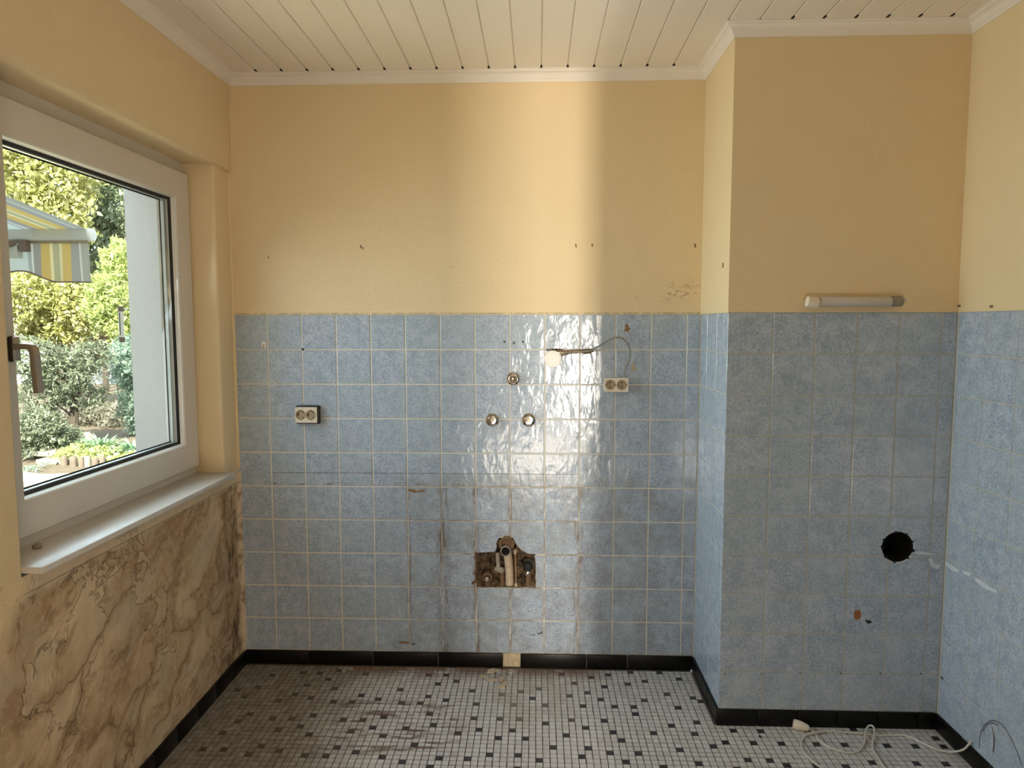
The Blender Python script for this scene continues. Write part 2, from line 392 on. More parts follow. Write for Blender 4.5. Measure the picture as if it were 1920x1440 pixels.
# right wall
b = MB(); b.box(RX-.003, RX+.15, REAR, PY, TOP, H+.12, 0); b.box(RX, RX+.15, REAR, PY, 0, TOP, 1)
wall_right = tag(b.build('wall_right', ['plaster', 'grout_plain']), 'right side wall, blue tiles below yellow paint', 'wall', kind='structure')

# left wall with the window opening
b = MB()
b.box(-.44, .002, REAR, WY0, .88, WZ1, 0)
b.box(-.20, .002, WY1, .14, .86, WZ1+.01, 0)
wl = b.build('wall_left', ['plaster', 'ext_white'], bevel=.012, seg=3, smooth=True)
wall_left = tag(wl, 'left wall around the window, yellow woodchip paint', 'wall', kind='structure')
# boxed-out strip above the window with a rounded lower edge
prof = [(.020, H+.1), (.020, 2.228), (.018, 2.216), (.012, 2.207), (.002, 2.2035), (-.02, 2.204), (-.060, 2.206), (-.095, 2.2105), (-.125, 2.212), (-.44, 2.212), (-.44, H+.1)]
v = [(p[0], y, p[1]) for y in (REAR, .0) for p in prof]; n = len(prof)
f = [(i, (i+1) % n, (i+1) % n+n, i+n) for i in range(n)]+[tuple(range(n)), tuple(range(2*n-1, n-1, -1))]
b = MB().add(v, f); tag(b.build('lintel', 'plaster', wall_left, True), 'boxed yellow lintel with rounded edge above the window')
b = MB(); b.box(-.44, -.012, REAR, .14, -.3, .89, 0); b.build('wall_core', 'ext_white', wall_left)
# bare damaged plaster below the window: a real uneven skin
v = []; f = []; ny, nz = 210, 112; y0 = -1.62
for j in range(nz+1):
    for i in range(ny+1):
        y = y0+(0-y0)*i/ny; z = .893*j/nz
        d = .0035*mnoise.noise(Vector((0, y*6, z*6)))+.0022*mnoise.noise(Vector((3, y*19, z*19)))+.0010*mnoise.noise(Vector((7, y*55, z*55)))
        k = min(1, (.893-z)/.05, z/.03)
        c = .012*max(0, 1-(-y)/.03)**1.5
        if z > .845: d = d*.25+.0015
        v.append((.002+d*k+c, y, z))
for j in range(nz):
    for i in range(ny): f.append((j*(ny+1)+i, j*(ny+1)+i+1, (j+1)*(ny+1)+i+1, (j+1)*(ny+1)+i))
tag(link('bare_plaster', mesh('bare_plaster', v, f), 'bare', wall_left, smooth=True), 'brown stained bare plaster with cracks and torn paper below the window')
b = MB(); b.box(-.012, .001, REAR, y0+.01, 0, .893); b.build('rear_panel', 'plaster', wall_left)
# thin plaster bead in the left corner
pts = [(.004+.002*mnoise.noise(Vector((0, 0, z*9))), -.0045, z) for z in np.linspace(.91, 2.2, 40)]
MB().tube(pts, .008, 8).build('corner_bead', 'plaster', wall_left, True)
pts = [(.023+.0015*mnoise.noise(Vector((4, 0, z*9))), -.004, z) for z in np.linspace(2.2, 2.58, 14)]
MB().tube(pts, .005, 8).build('corner_bead', 'plaster', wall_left, True)

# rear wall with a doorway, and the unseen hall, its partition added to narrow the light
b = MB(); b.box(-.1, .85, REAR-.1, REAR, 0, H+.1); b.box(1.828, RX+.15, REAR-.1, REAR, 0, H+.1); b.box(.85, 1.828, REAR-.1, REAR, 2.05, H+.1)
wall_rear = tag(b.build('wall_rear', 'plaster'), 'rear wall with the doorway behind the camera', 'wall', kind='structure')
M['hall'] = simple('white hall paint', (.74, .71, .66), .85, var=.03)
b = MB(); b.box(-.2, 1.872, -5.6, -5.5, 0, H+.1); b.box(3.4, 3.5, -8.3, REAR-.1, 0, H+.1); b.box(-.3, -.2, -8.3, REAR-.1, 0, H+.1); b.box(-.3, 3.5, -8.4, -8.3, 0, H+.1); b.box(-.3, 3.5, -8.4, REAR-.1, H+.02, H+.1); b.box(-.3, 3.5, -8.4, REAR-.1, -.1, 0)
tag(b.build('wall_hall', 'hall'), 'plain white unseen hall behind the doorway, with an added partition narrowing the light', 'wall', kind='structure')

# ------------------------------------------------------------------ wall tiles
GAP = .0052
def tile_mesh(w_, h_, gap):
    W, Hh = w_-gap, h_-gap; v = []; f = []
    for ins, y in ((0, .002), (.0002, -.0008), (.0012, -.0018), (.0020, -.0021)):
        for sx, sz in ((-1, -1), (1, -1), (1, 1), (-1, 1)): v.append((sx*(W/2-ins), y, sz*(Hh/2-ins)))
    for k in range(3):
        for i in range(4): a, c = 4*k+i, 4*k+(i+1) % 4; f.append((a, c, c+4, a+4))
    f.append((12, 13, 14, 15)); me = mesh('tile', v, f); return me
_tm = {}
def put_tile(parent, x, z, w_, h_, mat, plane, rot):
    key = (round(w_, 4), round(h_, 4), mat)
    if key not in _tm: _tm[key] = tile_mesh(w_, h_, GAP if mat == 'tile_dirty' else .0036); _tm[key].materials.append(M[mat])
    loc = (x, plane, z) if rot == 0 else (plane, x, z)
    o = bpy.data.objects.new('tile', _tm[key]); COL.objects.link(o); o.parent = parent; o.location = loc
    o.rotation_euler = (random.gauss(0, .0022), 0, rot+random.gauss(0, .0022)); return o
def poly_tile(parent, pts, mat, plane):
    b = MB().prism(pts, plane-.0021, plane+.004); return b.build('tile', mat, parent, bevel=.0012, seg=1)
def cols(a, b_, start):
    e = [a]; x = start
    while x < b_-.02: 
        if x > a+.01: e.append(x)
        x += T
    return e+[b_]
rows = [TOP-T*k for k in range(11)]
ce = cols(.002, PX-.002, T)
def r(x0, x1, z0, z1): return [(x0, z0), (x1, z0), (x1, z1), (x0, z1)]
g2 = GAP/2
for i in range(len(ce)-1):
    for j in range(10):
        x0, x1, z1, z0 = ce[i], ce[i+1], rows[j], rows[j+1]
        if j == 7 and i == 7: continue
        if j == 7 and i == 8:
            poly_tile(wall_back, [(HX1+.001, z0+g2), (x1-g2, z0+g2), (x1-g2, z1-g2), (HX1-.006, z1-g2), (HX1-.002, z1-.02), (HX1+.003, z0+.07)], 'tile_dirty', 0); continue
        if j == 6 and i == 7:
            poly_tile(wall_back, [(x0+g2, z0+g2+.004), (1.10, z0+.008), (1.150, z0+.012), (1.161, z0+.030), (1.158, z0+.052), (1.172, z0+.078), (1.192, z0+.089), (x1-g2, z0+.086), (x1-g2, z1-g2), (x0+g2, z1-g2)], 'tile_dirty', 0); continue
        if j == 6 and i == 8:
            poly_tile(wall_back, [(1.252, z0+.040), (1.268, z0+.022), (1.300, z0+.004), (1.33, z0+g2), (x1-g2, z0+g2), (x1-g2, z1-g2), (x0+g2, z1-g2), (x0+g2, z0+.086), (1.236, z0+.070), (1.244, z0+.052)], 'tile_dirty', 0); continue
        put_tile(wall_back, (x0+x1)/2, (z0+z1)/2, x1-x0, z1-z0, 'tile_dirty', 0, 0)
pc = [PX-.004, 2.2065, 2.359, 2.5105, 2.662, 2.8135, RX]
def arc(cx, cz, rad, a0, a1, n=9): return [(cx+rad*math.cos(a0+(a1-a0)*k/n), cz+rad*math.sin(a0+(a1-a0)*k/n)) for k in range(n+1)]
for i in range(6):
    for j in range(10):
        x0, x1, z1, z0 = pc[i], pc[i+1], rows[j], rows[j+1]
        if i in (3, 4) and j in (5, 6):
            R2 = FR+.001; xl, xr, zb, zt = x0+g2, x1-g2, z0+g2, z1-g2
            xe = xr if i == 3 else xl; ze = zb if j == 5 else zt
            zx = FZ+math.sqrt(max(0, R2**2-(xe-FX)**2))*(1 if j == 5 else -1); xz = FX+math.sqrt(max(0, R2**2-(ze-FZ)**2))*(-1 if i == 3 else 1)
            a0 = math.atan2(zx-FZ, xe-FX); a1 = math.atan2(ze-FZ, xz-FX)
            if a1-a0 > math.pi: a1 -= 2*math.pi
            if a0-a1 > math.pi: a1 += 2*math.pi
            A = arc(FX, FZ, R2, a0, a1)
            oz = zt if j == 5 else zb; ox = xl if i == 3 else xr
            poly_tile(wall_pillar, A+[(ox, ze), (ox, oz), (xe, oz)], 'tile', PY); continue
        put_tile(wall_pillar, (x0+x1)/2, (z0+z1)/2, x1-x0, z1-z0, 'tile', PY, 0)
sc = [PY, PY+T, PY+2*T, -.006]
for i in range(3):
    for j in range(10): put_tile(wall_pillar, (sc[i]+sc[i+1])/2, (rows[j]+rows[j+1])/2, sc[i+1]-sc[i], T, 'tile', PX, -math.pi/2)
for i in range(9):
    y1 = PY-.010-i*.160
    for j in range(10): put_tile(wall_right, y1-.08, (rows[j]+rows[j+1])/2, .160, T, 'tile', RX, -math.pi/2)
b = MB(); b.box(RX-.0021, RX+.001, REAR, PY-.010-9*.160-.003, SK, TOP); b.build('tile_field', 'tile', wall_right)

# ------------------------------------------------------------------ black skirting
def skirt(name, label, segs, horiz, plane, hgt=SK, thick=.010):
    """segs: (a, b) along X (horiz) or along Y"""
    root = None
    root = empty(name); tag(root, label, 'skirting', kind='structure')
    for a, c in segs:
        b = MB()
        if horiz: b.box(a+.0012, c-.0012, plane-thick, plane+.002, 0, hgt)
        else:
            s_ = 1 if plane < 1 else -1
            b.box(min(plane-.002*s_, plane+thick*s_), max(plane-.002*s_, plane+thick*s_), a+.0006, c-.0006, 0, hgt)
        b.build('skirting_tile', 'black_tile', root, bevel=.002, seg=2, smooth=True)
    return root
X = lambda px, py: at(px, py, Y=0).x
sb = [.010, X(580, 1232), X(700, 1233), X(822, 1234), X(943.5, 1236)]; sb2 = [X(975.5, 1236), X(1099.5, 1238), X(1176, 1239), PX-.004]
skirt('baseboard_back', 'black tile skirting along the back wall with one piece missing', list(zip(sb, sb[1:]))+list(zip(sb2, sb2[1:])), True, 0)
sk = [PX-.012]+[PX+.145+.152*k for k in range(5)]+[RX-.008]
skirt('baseboard_pillar', 'black tile skirting around the chimney breast', list(zip(sk, sk[1:])), True, PY)
bs = bpy.data.objects['baseboard_pillar']
for a, c in ((PY, -.278), (-.278, -.125), (-.125, -.010)):
    b = MB(); b.box(PX-.010, PX+.002, a+.0006, c-.0006, 0, SK); b.build('skirting_tile', 'black_tile', bs, bevel=.002)
le = [-.004-.155*k for k in range(11)]
skirt('baseboard_left', 'black tile skirting along the stained left wall', [(q, p) for p, q in zip(le, le[1:])], False, .006)
re_ = [PY-.006-.155*k for k in range(13)]
skirt('baseboard_right', 'black tile skirting along the right wall', [(q, p) for p, q in zip(re_, re_[1:])], False, RX)
b = MB(); b.prism([(sb[-1]+.001, .004), (sb2[0]-.001, .003), (sb2[0]-.001, SK), (sb[-1]+.001, SK)], -.004, .002)
tag(b.build('missing_piece_bed', 'chip', wall_back), 'pale plaster where a skirting tile is missing')

# ------------------------------------------------------------------ floor mosaic
b = MB(); b.box(-.1, RX+.1, REAR-.1, .05, -.08, -.0022)
floor = tag(b.build('floor', 'mos_grout'), 'small square mosaic floor, light grey with scattered dark squares', 'floor', kind='structure')
OX = at(991.3, 1405.6, Z=0).x % PIT; OY = at(1000, 1412.5, Z=0).y % PIT
FZ_ = [(592,353),(790,378),(902,358),(1050,340),(1203,340),(1336,385),(1147,406),(1035,426),(883,446),(766,467),(679,420),(440,440),(321,461),(200,482),(647,490),(857,517),(1143,520),(1250,474),(1423,502),(1473,527),(1330,574),(1075,570),(949,569),(739,565),(486,562),(400,510),(275,557),(25,552),(186,633),(316,635),(16,630),(489,667),(661,643),(878,645),(1090,621),(1447,656),(1283,683),(1559,632),(755,699),(940,731),(1165,737),(1438,741),(1692,717),(1872,720),(44,715),(268,719),(173,777),(355,779),(630,756),(773,819),(998,791),(542,815),(918,851),(1107,855),(1331,829),(1566,833),(1646,803),(1830,808),(119,871),(308,874),(450,909),(734,881),(1028,917),(1460,925),(1783,897),(1226,950),(1712,960),(300,958),(8,455)]
F2_ = [(458,365),(627,350),(738,352),(865,334),(790,397),(660,415),(372,430),(238,452),(845,442),(578,480),(503,528),(277,498),(683,508),(830,536),(952,539),(1013,491),(1128,517),(1035,357),(1278,448),(1283,545),(1406,545),(1465,356),(1578,364),(1643,408),(1520,429),(1716,455),(1462,495),(1578,525),(1475,601),(1172,620),(1032,645),(703,609),(905,640),(564,632),(438,632),(325,603),(238,655),(470,715),(612,690),(672,752),(140,740),(365,806),(480,840),(163,833),(275,868),(25,828),(950,725),(1093,707),(1165,760),(1315,707),(1500,683),(1620,742),(1380,799),(865,818),(988,853),(787,880),(645,877),(1166,889),(1297,926),(1498,897),(1687,900),(1480,957)]
F3_ = [(410,955),(607,812),(595,940),(790,813),(810,720),(915,910),(793,940),(1028,820),(1212,822),(1205,915),(1400,922),(1342,765),(1400,825),(375,810),(285,901)]
dark = set()
for lst, ox in ((FZ_, 880), (F2_, 380), (F3_, 1360)):
    for a, c in lst:
        p = at(ox+a/3.42857, 1160+c/3.42857, Z=0); dark.add((math.floor((p.x-OX)/PIT), math.floor((p.y-OY)/PIT)))
def pix(p):
    d = Vector(p)-CAM; z = d.dot(F_); return 960+FPX*d.dot(R_)/z, 720-FPX*d.dot(U_)/z, z
cells = []
i0, i1 = math.floor((0-OX)/PIT), math.ceil((RX-OX)/PIT); j0, j1 = math.floor((-1.75-OY)/PIT), math.ceil((0-OY)/PIT)
rr = random.Random(5)
extra = [(rr.randint(i0, i1), rr.randint(j0, j1)) for _ in range(420)]
for e in extra:
    p = (OX+(e[0]+.5)*PIT, OY+(e[1]+.5)*PIT, 0); u, vv, _ = pix(p)
    if 330 < u < 1920 and vv < 1448: continue
    if any(abs(e[0]-q[0])+abs(e[1]-q[1]) < 4 for q in dark): continue
    dark.add(e)
for i in range(i0, i1+1):
    for j in range(j0, j1+1):
        x, y = OX+(i+.5)*PIT, OY+(j+.5)*PIT
        if x < .012 or x > RX-.008 or y > -.010 or (x > PX-.008 and y > PY-.010): continue
        u, vv, dep = pix((x, y, 0)); cells.append((x, y, (i, j) in dark, dep if (0 < u < 1920 and vv < 1437) else 99))
order = sorted(range(len(cells)), key=lambda k: cells[k][3]); near = set(order[:300])
hw = PIT/2-.00125
def sq(x, y, ht): return [(x-hw, y-hw, -.003), (x+hw, y-hw, -.003), (x+hw, y+hw, -.003), (x-hw, y+hw, -.003), (x-hw+.0006, y-hw+.0006, ht), (x+hw-.0006, y-hw+.0006, ht), (x+hw-.0006, y+hw-.0006, ht), (x-hw+.0006, y+hw-.0006, ht)]
SQF = [(4, 5, 6, 7), (0, 1, 5, 4), (1, 2, 6, 5), (2, 3, 7, 6), (3, 0, 4, 7)]
mm = [mesh('mosaic_tile', sq(0, 0, 0), SQF), mesh('mosaic_tile_dark', sq(0, 0, 0), SQF)]; mm[0].materials.append(M['mos_light']); mm[1].materials.append(M['mos_dark'])
bl = [MB(), MB()]
for k, (x, y, dk, dep) in enumerate(cells):
    jx, jy = rr.gauss(0, .0003), rr.gauss(0, .0003)
    if k in near:
        o = bpy.data.objects.new('mosaic_tile', mm[dk]); COL.objects.link(o); o.parent = floor; o.location = (x+jx, y+jy, 0); o.rotation_euler = (rr.gauss(0, .004), rr.gauss(0, .004), rr.gauss(0, .012))
    else: bl[dk].add(sq(x+jx, y+jy, rr.gauss(0, .00015)), SQF)
tag(bl[0].build('light_mosaic_field', 'mos_light', floor), kind='stuff'); tag(bl[1].build('dark_mosaic_field', 'mos_dark', floor), kind='stuff')

# ------------------------------------------------------------------ ceiling boards and cornice
b = MB(); b.box(-.45, RX+.2, REAR-.1, .14, H+.030, H+.16)
ceiling = tag(b.build('ceiling', 'void'), 'ceiling of narrow cream painted boards', 'ceiling', kind='structure')
PB = .10865; xs = .1585
k0 = -2; bx = [xs+PB*k for k in range(k0, 27)]
for x0, x1 in zip(bx, bx[1:]):
    yb = PY-.002 if x0 > PX-.02 else -.002
    if x1 < -.02 or x0 > RX: continue
    w2 = .0016; c = .0022
    prof = [(x0+w2, H+.010), (x0+w2, H+c), (x0+w2+c, H), (x1-w2-c, H), (x1-w2, H+c), (x1-w2, H+.010)]
    v = [(p[0], y, p[1]) for y in (REAR, yb) for p in prof]; n = 6
    f = [(i, i+1, i+1+n, i+n) for i in range(5)]+[(5, 0, n, 5+n)]
    tb = MB().add(v, f); ye = yb-.062
    tb.add([(x1-w2-.001, REAR, H+.006), (x1+w2+.001, REAR, H+.006), (x1+w2+.001, ye, H+.006), (x1-w2-.001, ye, H+.006)], [(0, 1, 2, 3)])
    # open notch beside the cornice, its shade filled in by a black block
    tb.build('ceiling_board', 'board', ceiling)
    hb = MB(); hb.box(x1-.0050, x1+.0050, ye, ye+.022, H-.0006, H+.004)
    hb.build('groove_end_shade', 'void', ceiling)
path = [(.020, REAR), (.020, -.003), (PX-.003, -.003), (PX-.003, PY-.003), (RX-.003, PY-.003), (RX-.003, REAR)]
cp = [(0, .044), (.004, .044), (.006, .038), (.010, .035), (.013, .029), (.019, .019), (.028, .012), (.034, .010), (.036, .005), (.041, .003), (.041, 0)]
dirs = [(Vector(q)-Vector(p)).normalized() for p, q in zip(path, path[1:])]
nr = [Vector((d.y, -d.x)) for d in dirs]
v = []; n = len(cp)
for i, p in enumerate(path):
    if i == 0: off = nr[0]
    elif i == len(path)-1: off = nr[-1]
    else: off = nr[i-1]+nr[i]
    for o_, dz in cp: v.append((p[0]+off.x*o_, p[1]+off.y*o_, H-dz))
f = [(i*n+k, i*n+k+1, (i+1)*n+k+1, (i+1)*n+k) for i in range(len(path)-1) for k in range(n-1)]
b = MB().add(v, f); tag(b.build('trim_1', 'cornice', smooth=True), 'white cornice moulding between walls and boarded ceiling', 'trim', kind='structure')

# ------------------------------------------------------------------ window
win = tag(empty('window_1', (-.14, (WY0+WY1)/2, WZ0)), 'white plastic window with one opening sash in the left wall', 'window', kind='structure')
def ring(b, y0, y1, z0, z1, w_, xa, xb, ch=0.0, wb=None):
    """rectangular frame in the YZ plane, mitred; xb is the room side"""
    wb = w_ if wb is None else wb
    out = [(y0, z0), (y1, z0), (y1, z1), (y0, z1)]
    ins = lambda k: [(y0+k, z0+k), (y1-k, z0+k), (y1-k, z1-k), (y0+k, z1-k)]
    loops = [(out, xa), (out, xb-ch), (ins(ch), xb), (ins(wb-ch), xb), (ins(wb), xb-ch*1.2), (ins(w_), xa)]
    v = [(x, p[0], p[1]) for lp, x in loops for p in lp]; f = []
    m = len(loops)
    for k in range(m):
        for i in range(4): a, c = 4*k+i, 4*k+(i+1) % 4; e = (4*((k+1) % m)); f.append((a, c, e+(i+1) % 4, e+i))
    b.add(v, f); return b
def wchild(o): o.parent = win; o.matrix_parent_inverse = win.matrix_basis.inverted(); return o
win.matrix_basis = Matrix.Translation(win.location)
b = MB(); ring(b, WY0, WY1, .905, 2.214, .062, -.195, -.128, .003); wchild(b.build('frame', 'pvc', None, True))
SY0, SY1, SZ0, SZ1 = -1.262, -.150, .948, 2.162
b = MB(); ring(b, SY0, SY1, SZ0, SZ1, .108, -.178, -.100, .004); sash = wchild(b.build('sash', 'pvc', None, True))
# glazing bead, sloping
GY0, GY1, GZ0, GZ1 = SY0+.106, SY1-.106, SZ0+.106, SZ1-.106
def bead(b, k0, x0, k1, x1):
    a = [(GY0+k0, GZ0+k0), (GY1-k0, GZ0+k0), (GY1-k0, GZ1-k0), (GY0+k0, GZ1-k0)]; c = [(GY0+k1, GZ0+k1), (GY1-k1, GZ0+k1), (GY1-k1, GZ1-k1), (GY0+k1, GZ1-k1)]
    v = [(x0, *p) for p in a]+[(x1, *p) for p in c]; return b.add(v, [(i, (i+1) % 4, (i+1) % 4+4, i+4) for i in range(4)])
b = MB(); bead(b, 0, -.104, .006, -.120); wchild(b.build('glazing_bead', 'pvc'))
b = MB(); bead(b, .006, -.1195, .0155, -.1275); wchild(b.build('gasket', 'gasket'))
b = MB(); bead(b, .008, -.1445, .0135, -.1450); bead(b, .0135, -.145, .0135, -.158); wchild(b.build('spacer', 'alu'))
b = MB(); bead(b, .006, -.1585, .018, -.160); wchild(b.build('gasket', 'gasket'))
for xg in (-.130, -.159):
    b = MB(); b.box(xg-.002, xg+.002, GY0+.001, GY1-.001, GZ0+.001, GZ1-.001); wchild(tag(b.build('pane', 'glass'), 'clear window pane'))
# sill and handle
b = MB(); b.box(-.128, .053, WY0+.001, WY1-.001, .899, .917); o = b.build('window_sill', 'sill', None, True, bevel=.003); wchild(tag(o, 'pale stone window sill'))
b = MB(); b.box(-.129, -.118, WY0+.004, WY1-.004, .917, .949); wchild(b.build('sill_strip', 'pvc'))
hy, hz = -1.172, 1.480
b = MB(); b.box(-.100, -.088, hy-.015, hy+.015, hz-.035, hz+.035); hb = wchild(b.build('handle_plate', 'dark_metal', None, True, bevel=.005, seg=3))
b = MB(); b.box(-.088, -.084, hy-.0135, hy+.0135, hz-.033, hz+.033); wchild(b.build('handle_cover', 'handle', None, True, bevel=.002))
pts = spline([(-.086, hy, hz+.006), (-.060, hy, hz+.007), (-.041, hy, hz+.003), (-.035, hy, hz-.016), (-.034, hy, hz-.06), (-.030, hy, hz-.122)], 5)
b = MB(); v = []
n = len(pts)
for i, p in enumerate(pts):
    t = (pts[min(i+1, n-1)]-pts[max(i-1, 0)]).normalized(); nn = Vector((t.z, 0, -t.x)); wy = .011 if i < 10 else .0115; th = .0085
    for a, c in ((-1, -1), (1, -1), (1, 1), (-1, 1)): v.append(p+Vector((0, wy*a, 0))+nn*th*c)
f = [(4*i+k, 4*i+(k+1) % 4, 4*i+4+(k+1) % 4, 4*i+4+k) for i in range(n-1) for k in range(4)]+[(3, 2, 1, 0), (4*n-4, 4*n-3, 4*n-2, 4*n-1)]
b.add(v, f); wchild(tag(b.build('handle', 'handle', None, True, bevel=.003), 'brushed metal window handle turned down'))
# outside: deep render reveal, shutter guide
b = MB(); b.box(-.46, -.20, -.004, .14, -.3, 2.5); b.box(-.46, -.20, -.15, -.004, -.3, .86); b.box(-.46, -.20, -.15, -.004, 2.24, 2.5)
tag(b.build('outer_reveal', 'ext_white', wall_left), 'white rendered outside reveal of the window')
b = MB(); b.box(-.245, -.197, -.060, -.004, .90, 2.24); b.box(-.240, -.222, -.075, -.060, .90, 2.24); b.box(-.212, -.199, -.075, -.060, .90, 2.24); wchild(tag(b.build('shutter_guide', 'alu'), 'grey roller shutter guide rail outside the pane'))
b = MB(); b.box(-.33, -.197, -1.32, -.01, .865, .885); wchild(b.build('outer_sill', 'alu'))
b = MB(); b.box(-.46, -.44, .14, 9, -.3, 3.2); b.box(-.46, 3.5, -8.4, .14, 2.775, 3.9); b.box(-6.5, -1.5, -1.95, -1.70, -.3, 3.5); b.box(-1.5, -.46, -1.95, -1.70, -.3, 4.5)  # unseen upper storey and taller wing end added to block the sun
tag(b.build('wall_exterior', 'ext_white'), 'white rendered outside walls of the house, raised out of view to block the sun', 'wall', kind='structure')
# ------------------------------------------------------------------ things on the back wall
def socket(name, label, x0, x1, z0, z1, depth, frame, pins, tilt=0):
    cx, cz = (x0+x1)/2, (z0+z1)/2
    t = tag(empty(name, (cx, -.0022, cz), (0, tilt, 0)), label, 'socket', 'double sockets on the tiled wall')
    W, Hh = x1-x0, z1-z0
    if frame:
        MB().box(-W/2, W/2, -depth, .001, -Hh/2, Hh/2).build('housing', 'black', t, True, bevel=.006, seg=3)
        W -= .012; Hh -= .012; off = -.004; fr_ = depth
    else:
        MB().box(-W/2, W/2, -depth+.004, .001, -Hh/2, Hh/2).build('housing', 'cream', t, True, bevel=.003, seg=2); off = 0; fr_ = depth-.005
    # face plate of two halves, each with a round well
    b = MB(); yf = -fr_-.008; rw = Hh*.33 if frame else Hh*.37
    hc = W*.235
    for s_ in (-1, 1):
        xa, xb = (off-W/2, off) if s_ < 0 else (off, off+W/2)
        plate_hole(b, xa, xb, -Hh/2, Hh/2, off+s_*hc, 0, rw, yf, 24)
        b.lathe([(rw, fr_+.008), (rw*.98, fr_+.0005)], 24, (off+s_*hc, 0, 0), '-Y', cap=False)
    e = [(-W/2+off, -Hh/2), (W/2+off, -Hh/2), (W/2+off, Hh/2), (-W/2+off, Hh/2)]
    b.add([(p[0], yf, p[1]) for p in e]+[(p[0]*1.0, -fr_+.003, p[1]) for p in e], [(i, i+4, (i+1) % 4+4, (i+1) % 4) for i in range(4)])
    b.build('face_plate', 'cream', t)
    for s_ in (-1, 1):
        b = MB().lathe([(rw*.985, fr_+.0006), (rw*.985, fr_+.0012)], 24, (off+s_*hc, 0, 0)); ins = b.build('socket_well', 'beige_dirty', t)
        for px_, pz_, rr_ in pins:
            MB().lathe([(rr_*rw, fr_+.001), (rr_*rw, fr_+.0020)], 10, (off+s_*hc+px_*rw, 0, pz_*rw)).build('pin_hole', 'black', ins)
        for k in (-1, 1):
            bb = MB()
            if frame: bb.box(off+s_*hc-.003, off+s_*hc+.003, -fr_-.006, -fr_, k*rw*.93-.0015, k*rw*.93+.0015)
            else: bb.box(off+s_*hc+k*rw*.93-.0015, off+s_*hc+k*rw*.93+.0015, -fr_-.006, -fr_, -.004, .004)
            bb.build('earth_clip', 'dark_metal', ins)
socket('double_socket', 'double socket with thick black surround at the left of the tiles', .2745, .3825, 1.110, 1.1905, .022, True, [(.38, .5, .13), (.38, -.5, .13), (-.62, .05, .18)])
socket('double_socket', 'cream double socket hanging from the loose wire, slightly tilted', 1.6285, 1.7315, 1.2555, 1.3155, .028, False, [(0, .45, .14), (0, -.45, .14)], .015)

def cap(x, z, name, label, big=1.0, kind=0):
    t = tag(empty(name, (x, -.0022, z)), label, 'blanking plug', 'chrome blanking plugs on the tiles')
    MB().lathe([(.0300*big, -.001), (.0300*big, .003), (.0275*big, .0075), (.021*big, .0095), (.0185*big, .0085)], 32).build('rosette', 'chrome', t, True)
    if kind: MB().lathe([(.0185, .006), (.0185, .014), (.0165, .0165), (.009, .017), (.0075, .0145), (.0005, .0145)], 28).build('plug', 'chrome', t, True)
    else: MB().lathe([(.0195, .006), (.0190, .012), (.0165, .0165), (.011, .0185), (.006, .0165), (.0005, .0165)], 28).build('plug', 'chrome', t, True)
cap(1.2345, 1.310, 'blanking_plug', 'chrome blanking plug on the tiles, topmost of three', 1.0, 0)
cap(1.1425, 1.1285, 'blanking_plug', 'chrome blanking plug on the tiles, lower left of three', 1.0, 1)
cap(1.3025, 1.1285, 'blanking_plug', 'chrome blanking plug on the tiles, lower right of three', 1.03, 1)

t = tag(empty('junction_box_cover', (1.4065, -.0022, 1.396)), 'round white blank cover on the tiles beside the chiselled slot', 'cover')
MB().lathe([(.0375, -.001), (.0378, .003), (.036, .0058), (.024, .0075), (.0005, .0082)], 40).build('disc', 'whiteplastic', t, True)
MB().lathe([(.003, .0075), (.0028, .0090), (.0005, .0092)], 10).build('screw', 'cream', t, True)

def ragged(px_pts, mat, name, parent, y=0.0, y0=-.0024, y1=.002, X_=None, sub=4, amp=1.2):
    """irregular flat patch lying on a wall"""
    P = []
    for k in range(len(px_pts)):
        a, c = px_pts[k], px_pts[(k+1) % len(px_pts)]
        for q in range(sub):
            t_ = q/sub; P.append((a[0]+(c[0]-a[0])*t_+random.uniform(-amp, amp)*.5, a[1]+(c[1]-a[1])*t_+random.uniform(-amp, amp)*.5))
    if X_ is None:
        W_ = [at(u, vv, Y=y) for u, vv in P]; b = MB().prism([(p.x, p.z) for p in W_], y+y0, y+y1)
    else:
        W_ = [at(u, vv, X=X_) for u, vv in P]; n = len(W_)
        v = [(X_+y0, p.y, p.z) for p in W_]+[(X_+y1, p.y, p.z) for p in W_]
        b = MB().add(v, [tuple(range(n)), tuple(range(2*n-1, n-1, -1))]+[(i, i+n, (i+1) % n+n, (i+1) % n) for i in range(n)])
    return b.build(name, mat, parent)
tag(ragged([(1023, 655), (1048, 653), (1060, 657), (1108, 654), (1114, 658), (1108, 663), (1096, 664), (1088, 662), (1060, 665), (1054, 669), (1049, 660), (1026, 664)], 'mortar', 'chiselled_slot', wall_back), 'rough brown slot chiselled beside the round cover')
tag(ragged([(1050, 660), (1072, 658), (1104, 657), (1104, 659), (1072, 661), (1052, 664)], 'chip', 'slot_filling', wall_back, y0=-.0034, amp=.8), 'pale filler in the chiselled slot')
wp = [at(u, vv, Y=-.008) for u, vv in ((1056, 661), (1085, 660), (1106, 658), (1122, 650), (1140, 638), (1152, 633), (1165, 634), (1176, 644), (1181, 658), (1179, 676), (1173, 690), (1170, 706))]
wp = [Vector((p.x, -.009-.012*math.sin(min(1, max(0, (k-2)/9))*math.pi), p.z)) for k, p in enumerate(wp)]
tag(MB().tube(spline(wp, 6), .0032, 8).build('wire', 'cable', None, True), 'thin grey wire looping from the chiselled slot to the cream socket', 'wire')
t = tag(empty('adhesive_hook', (at(495.5, 647, Y=0).x, -.0022, at(495.5, 647, Y=0).z)), 'tiny white adhesive hook high at the left of the tiles', 'hook')
MB().box(-.010, .010, -.003, .001, -.015, .015).build('back_plate', 'whiteplastic', t, True, bevel=.002)
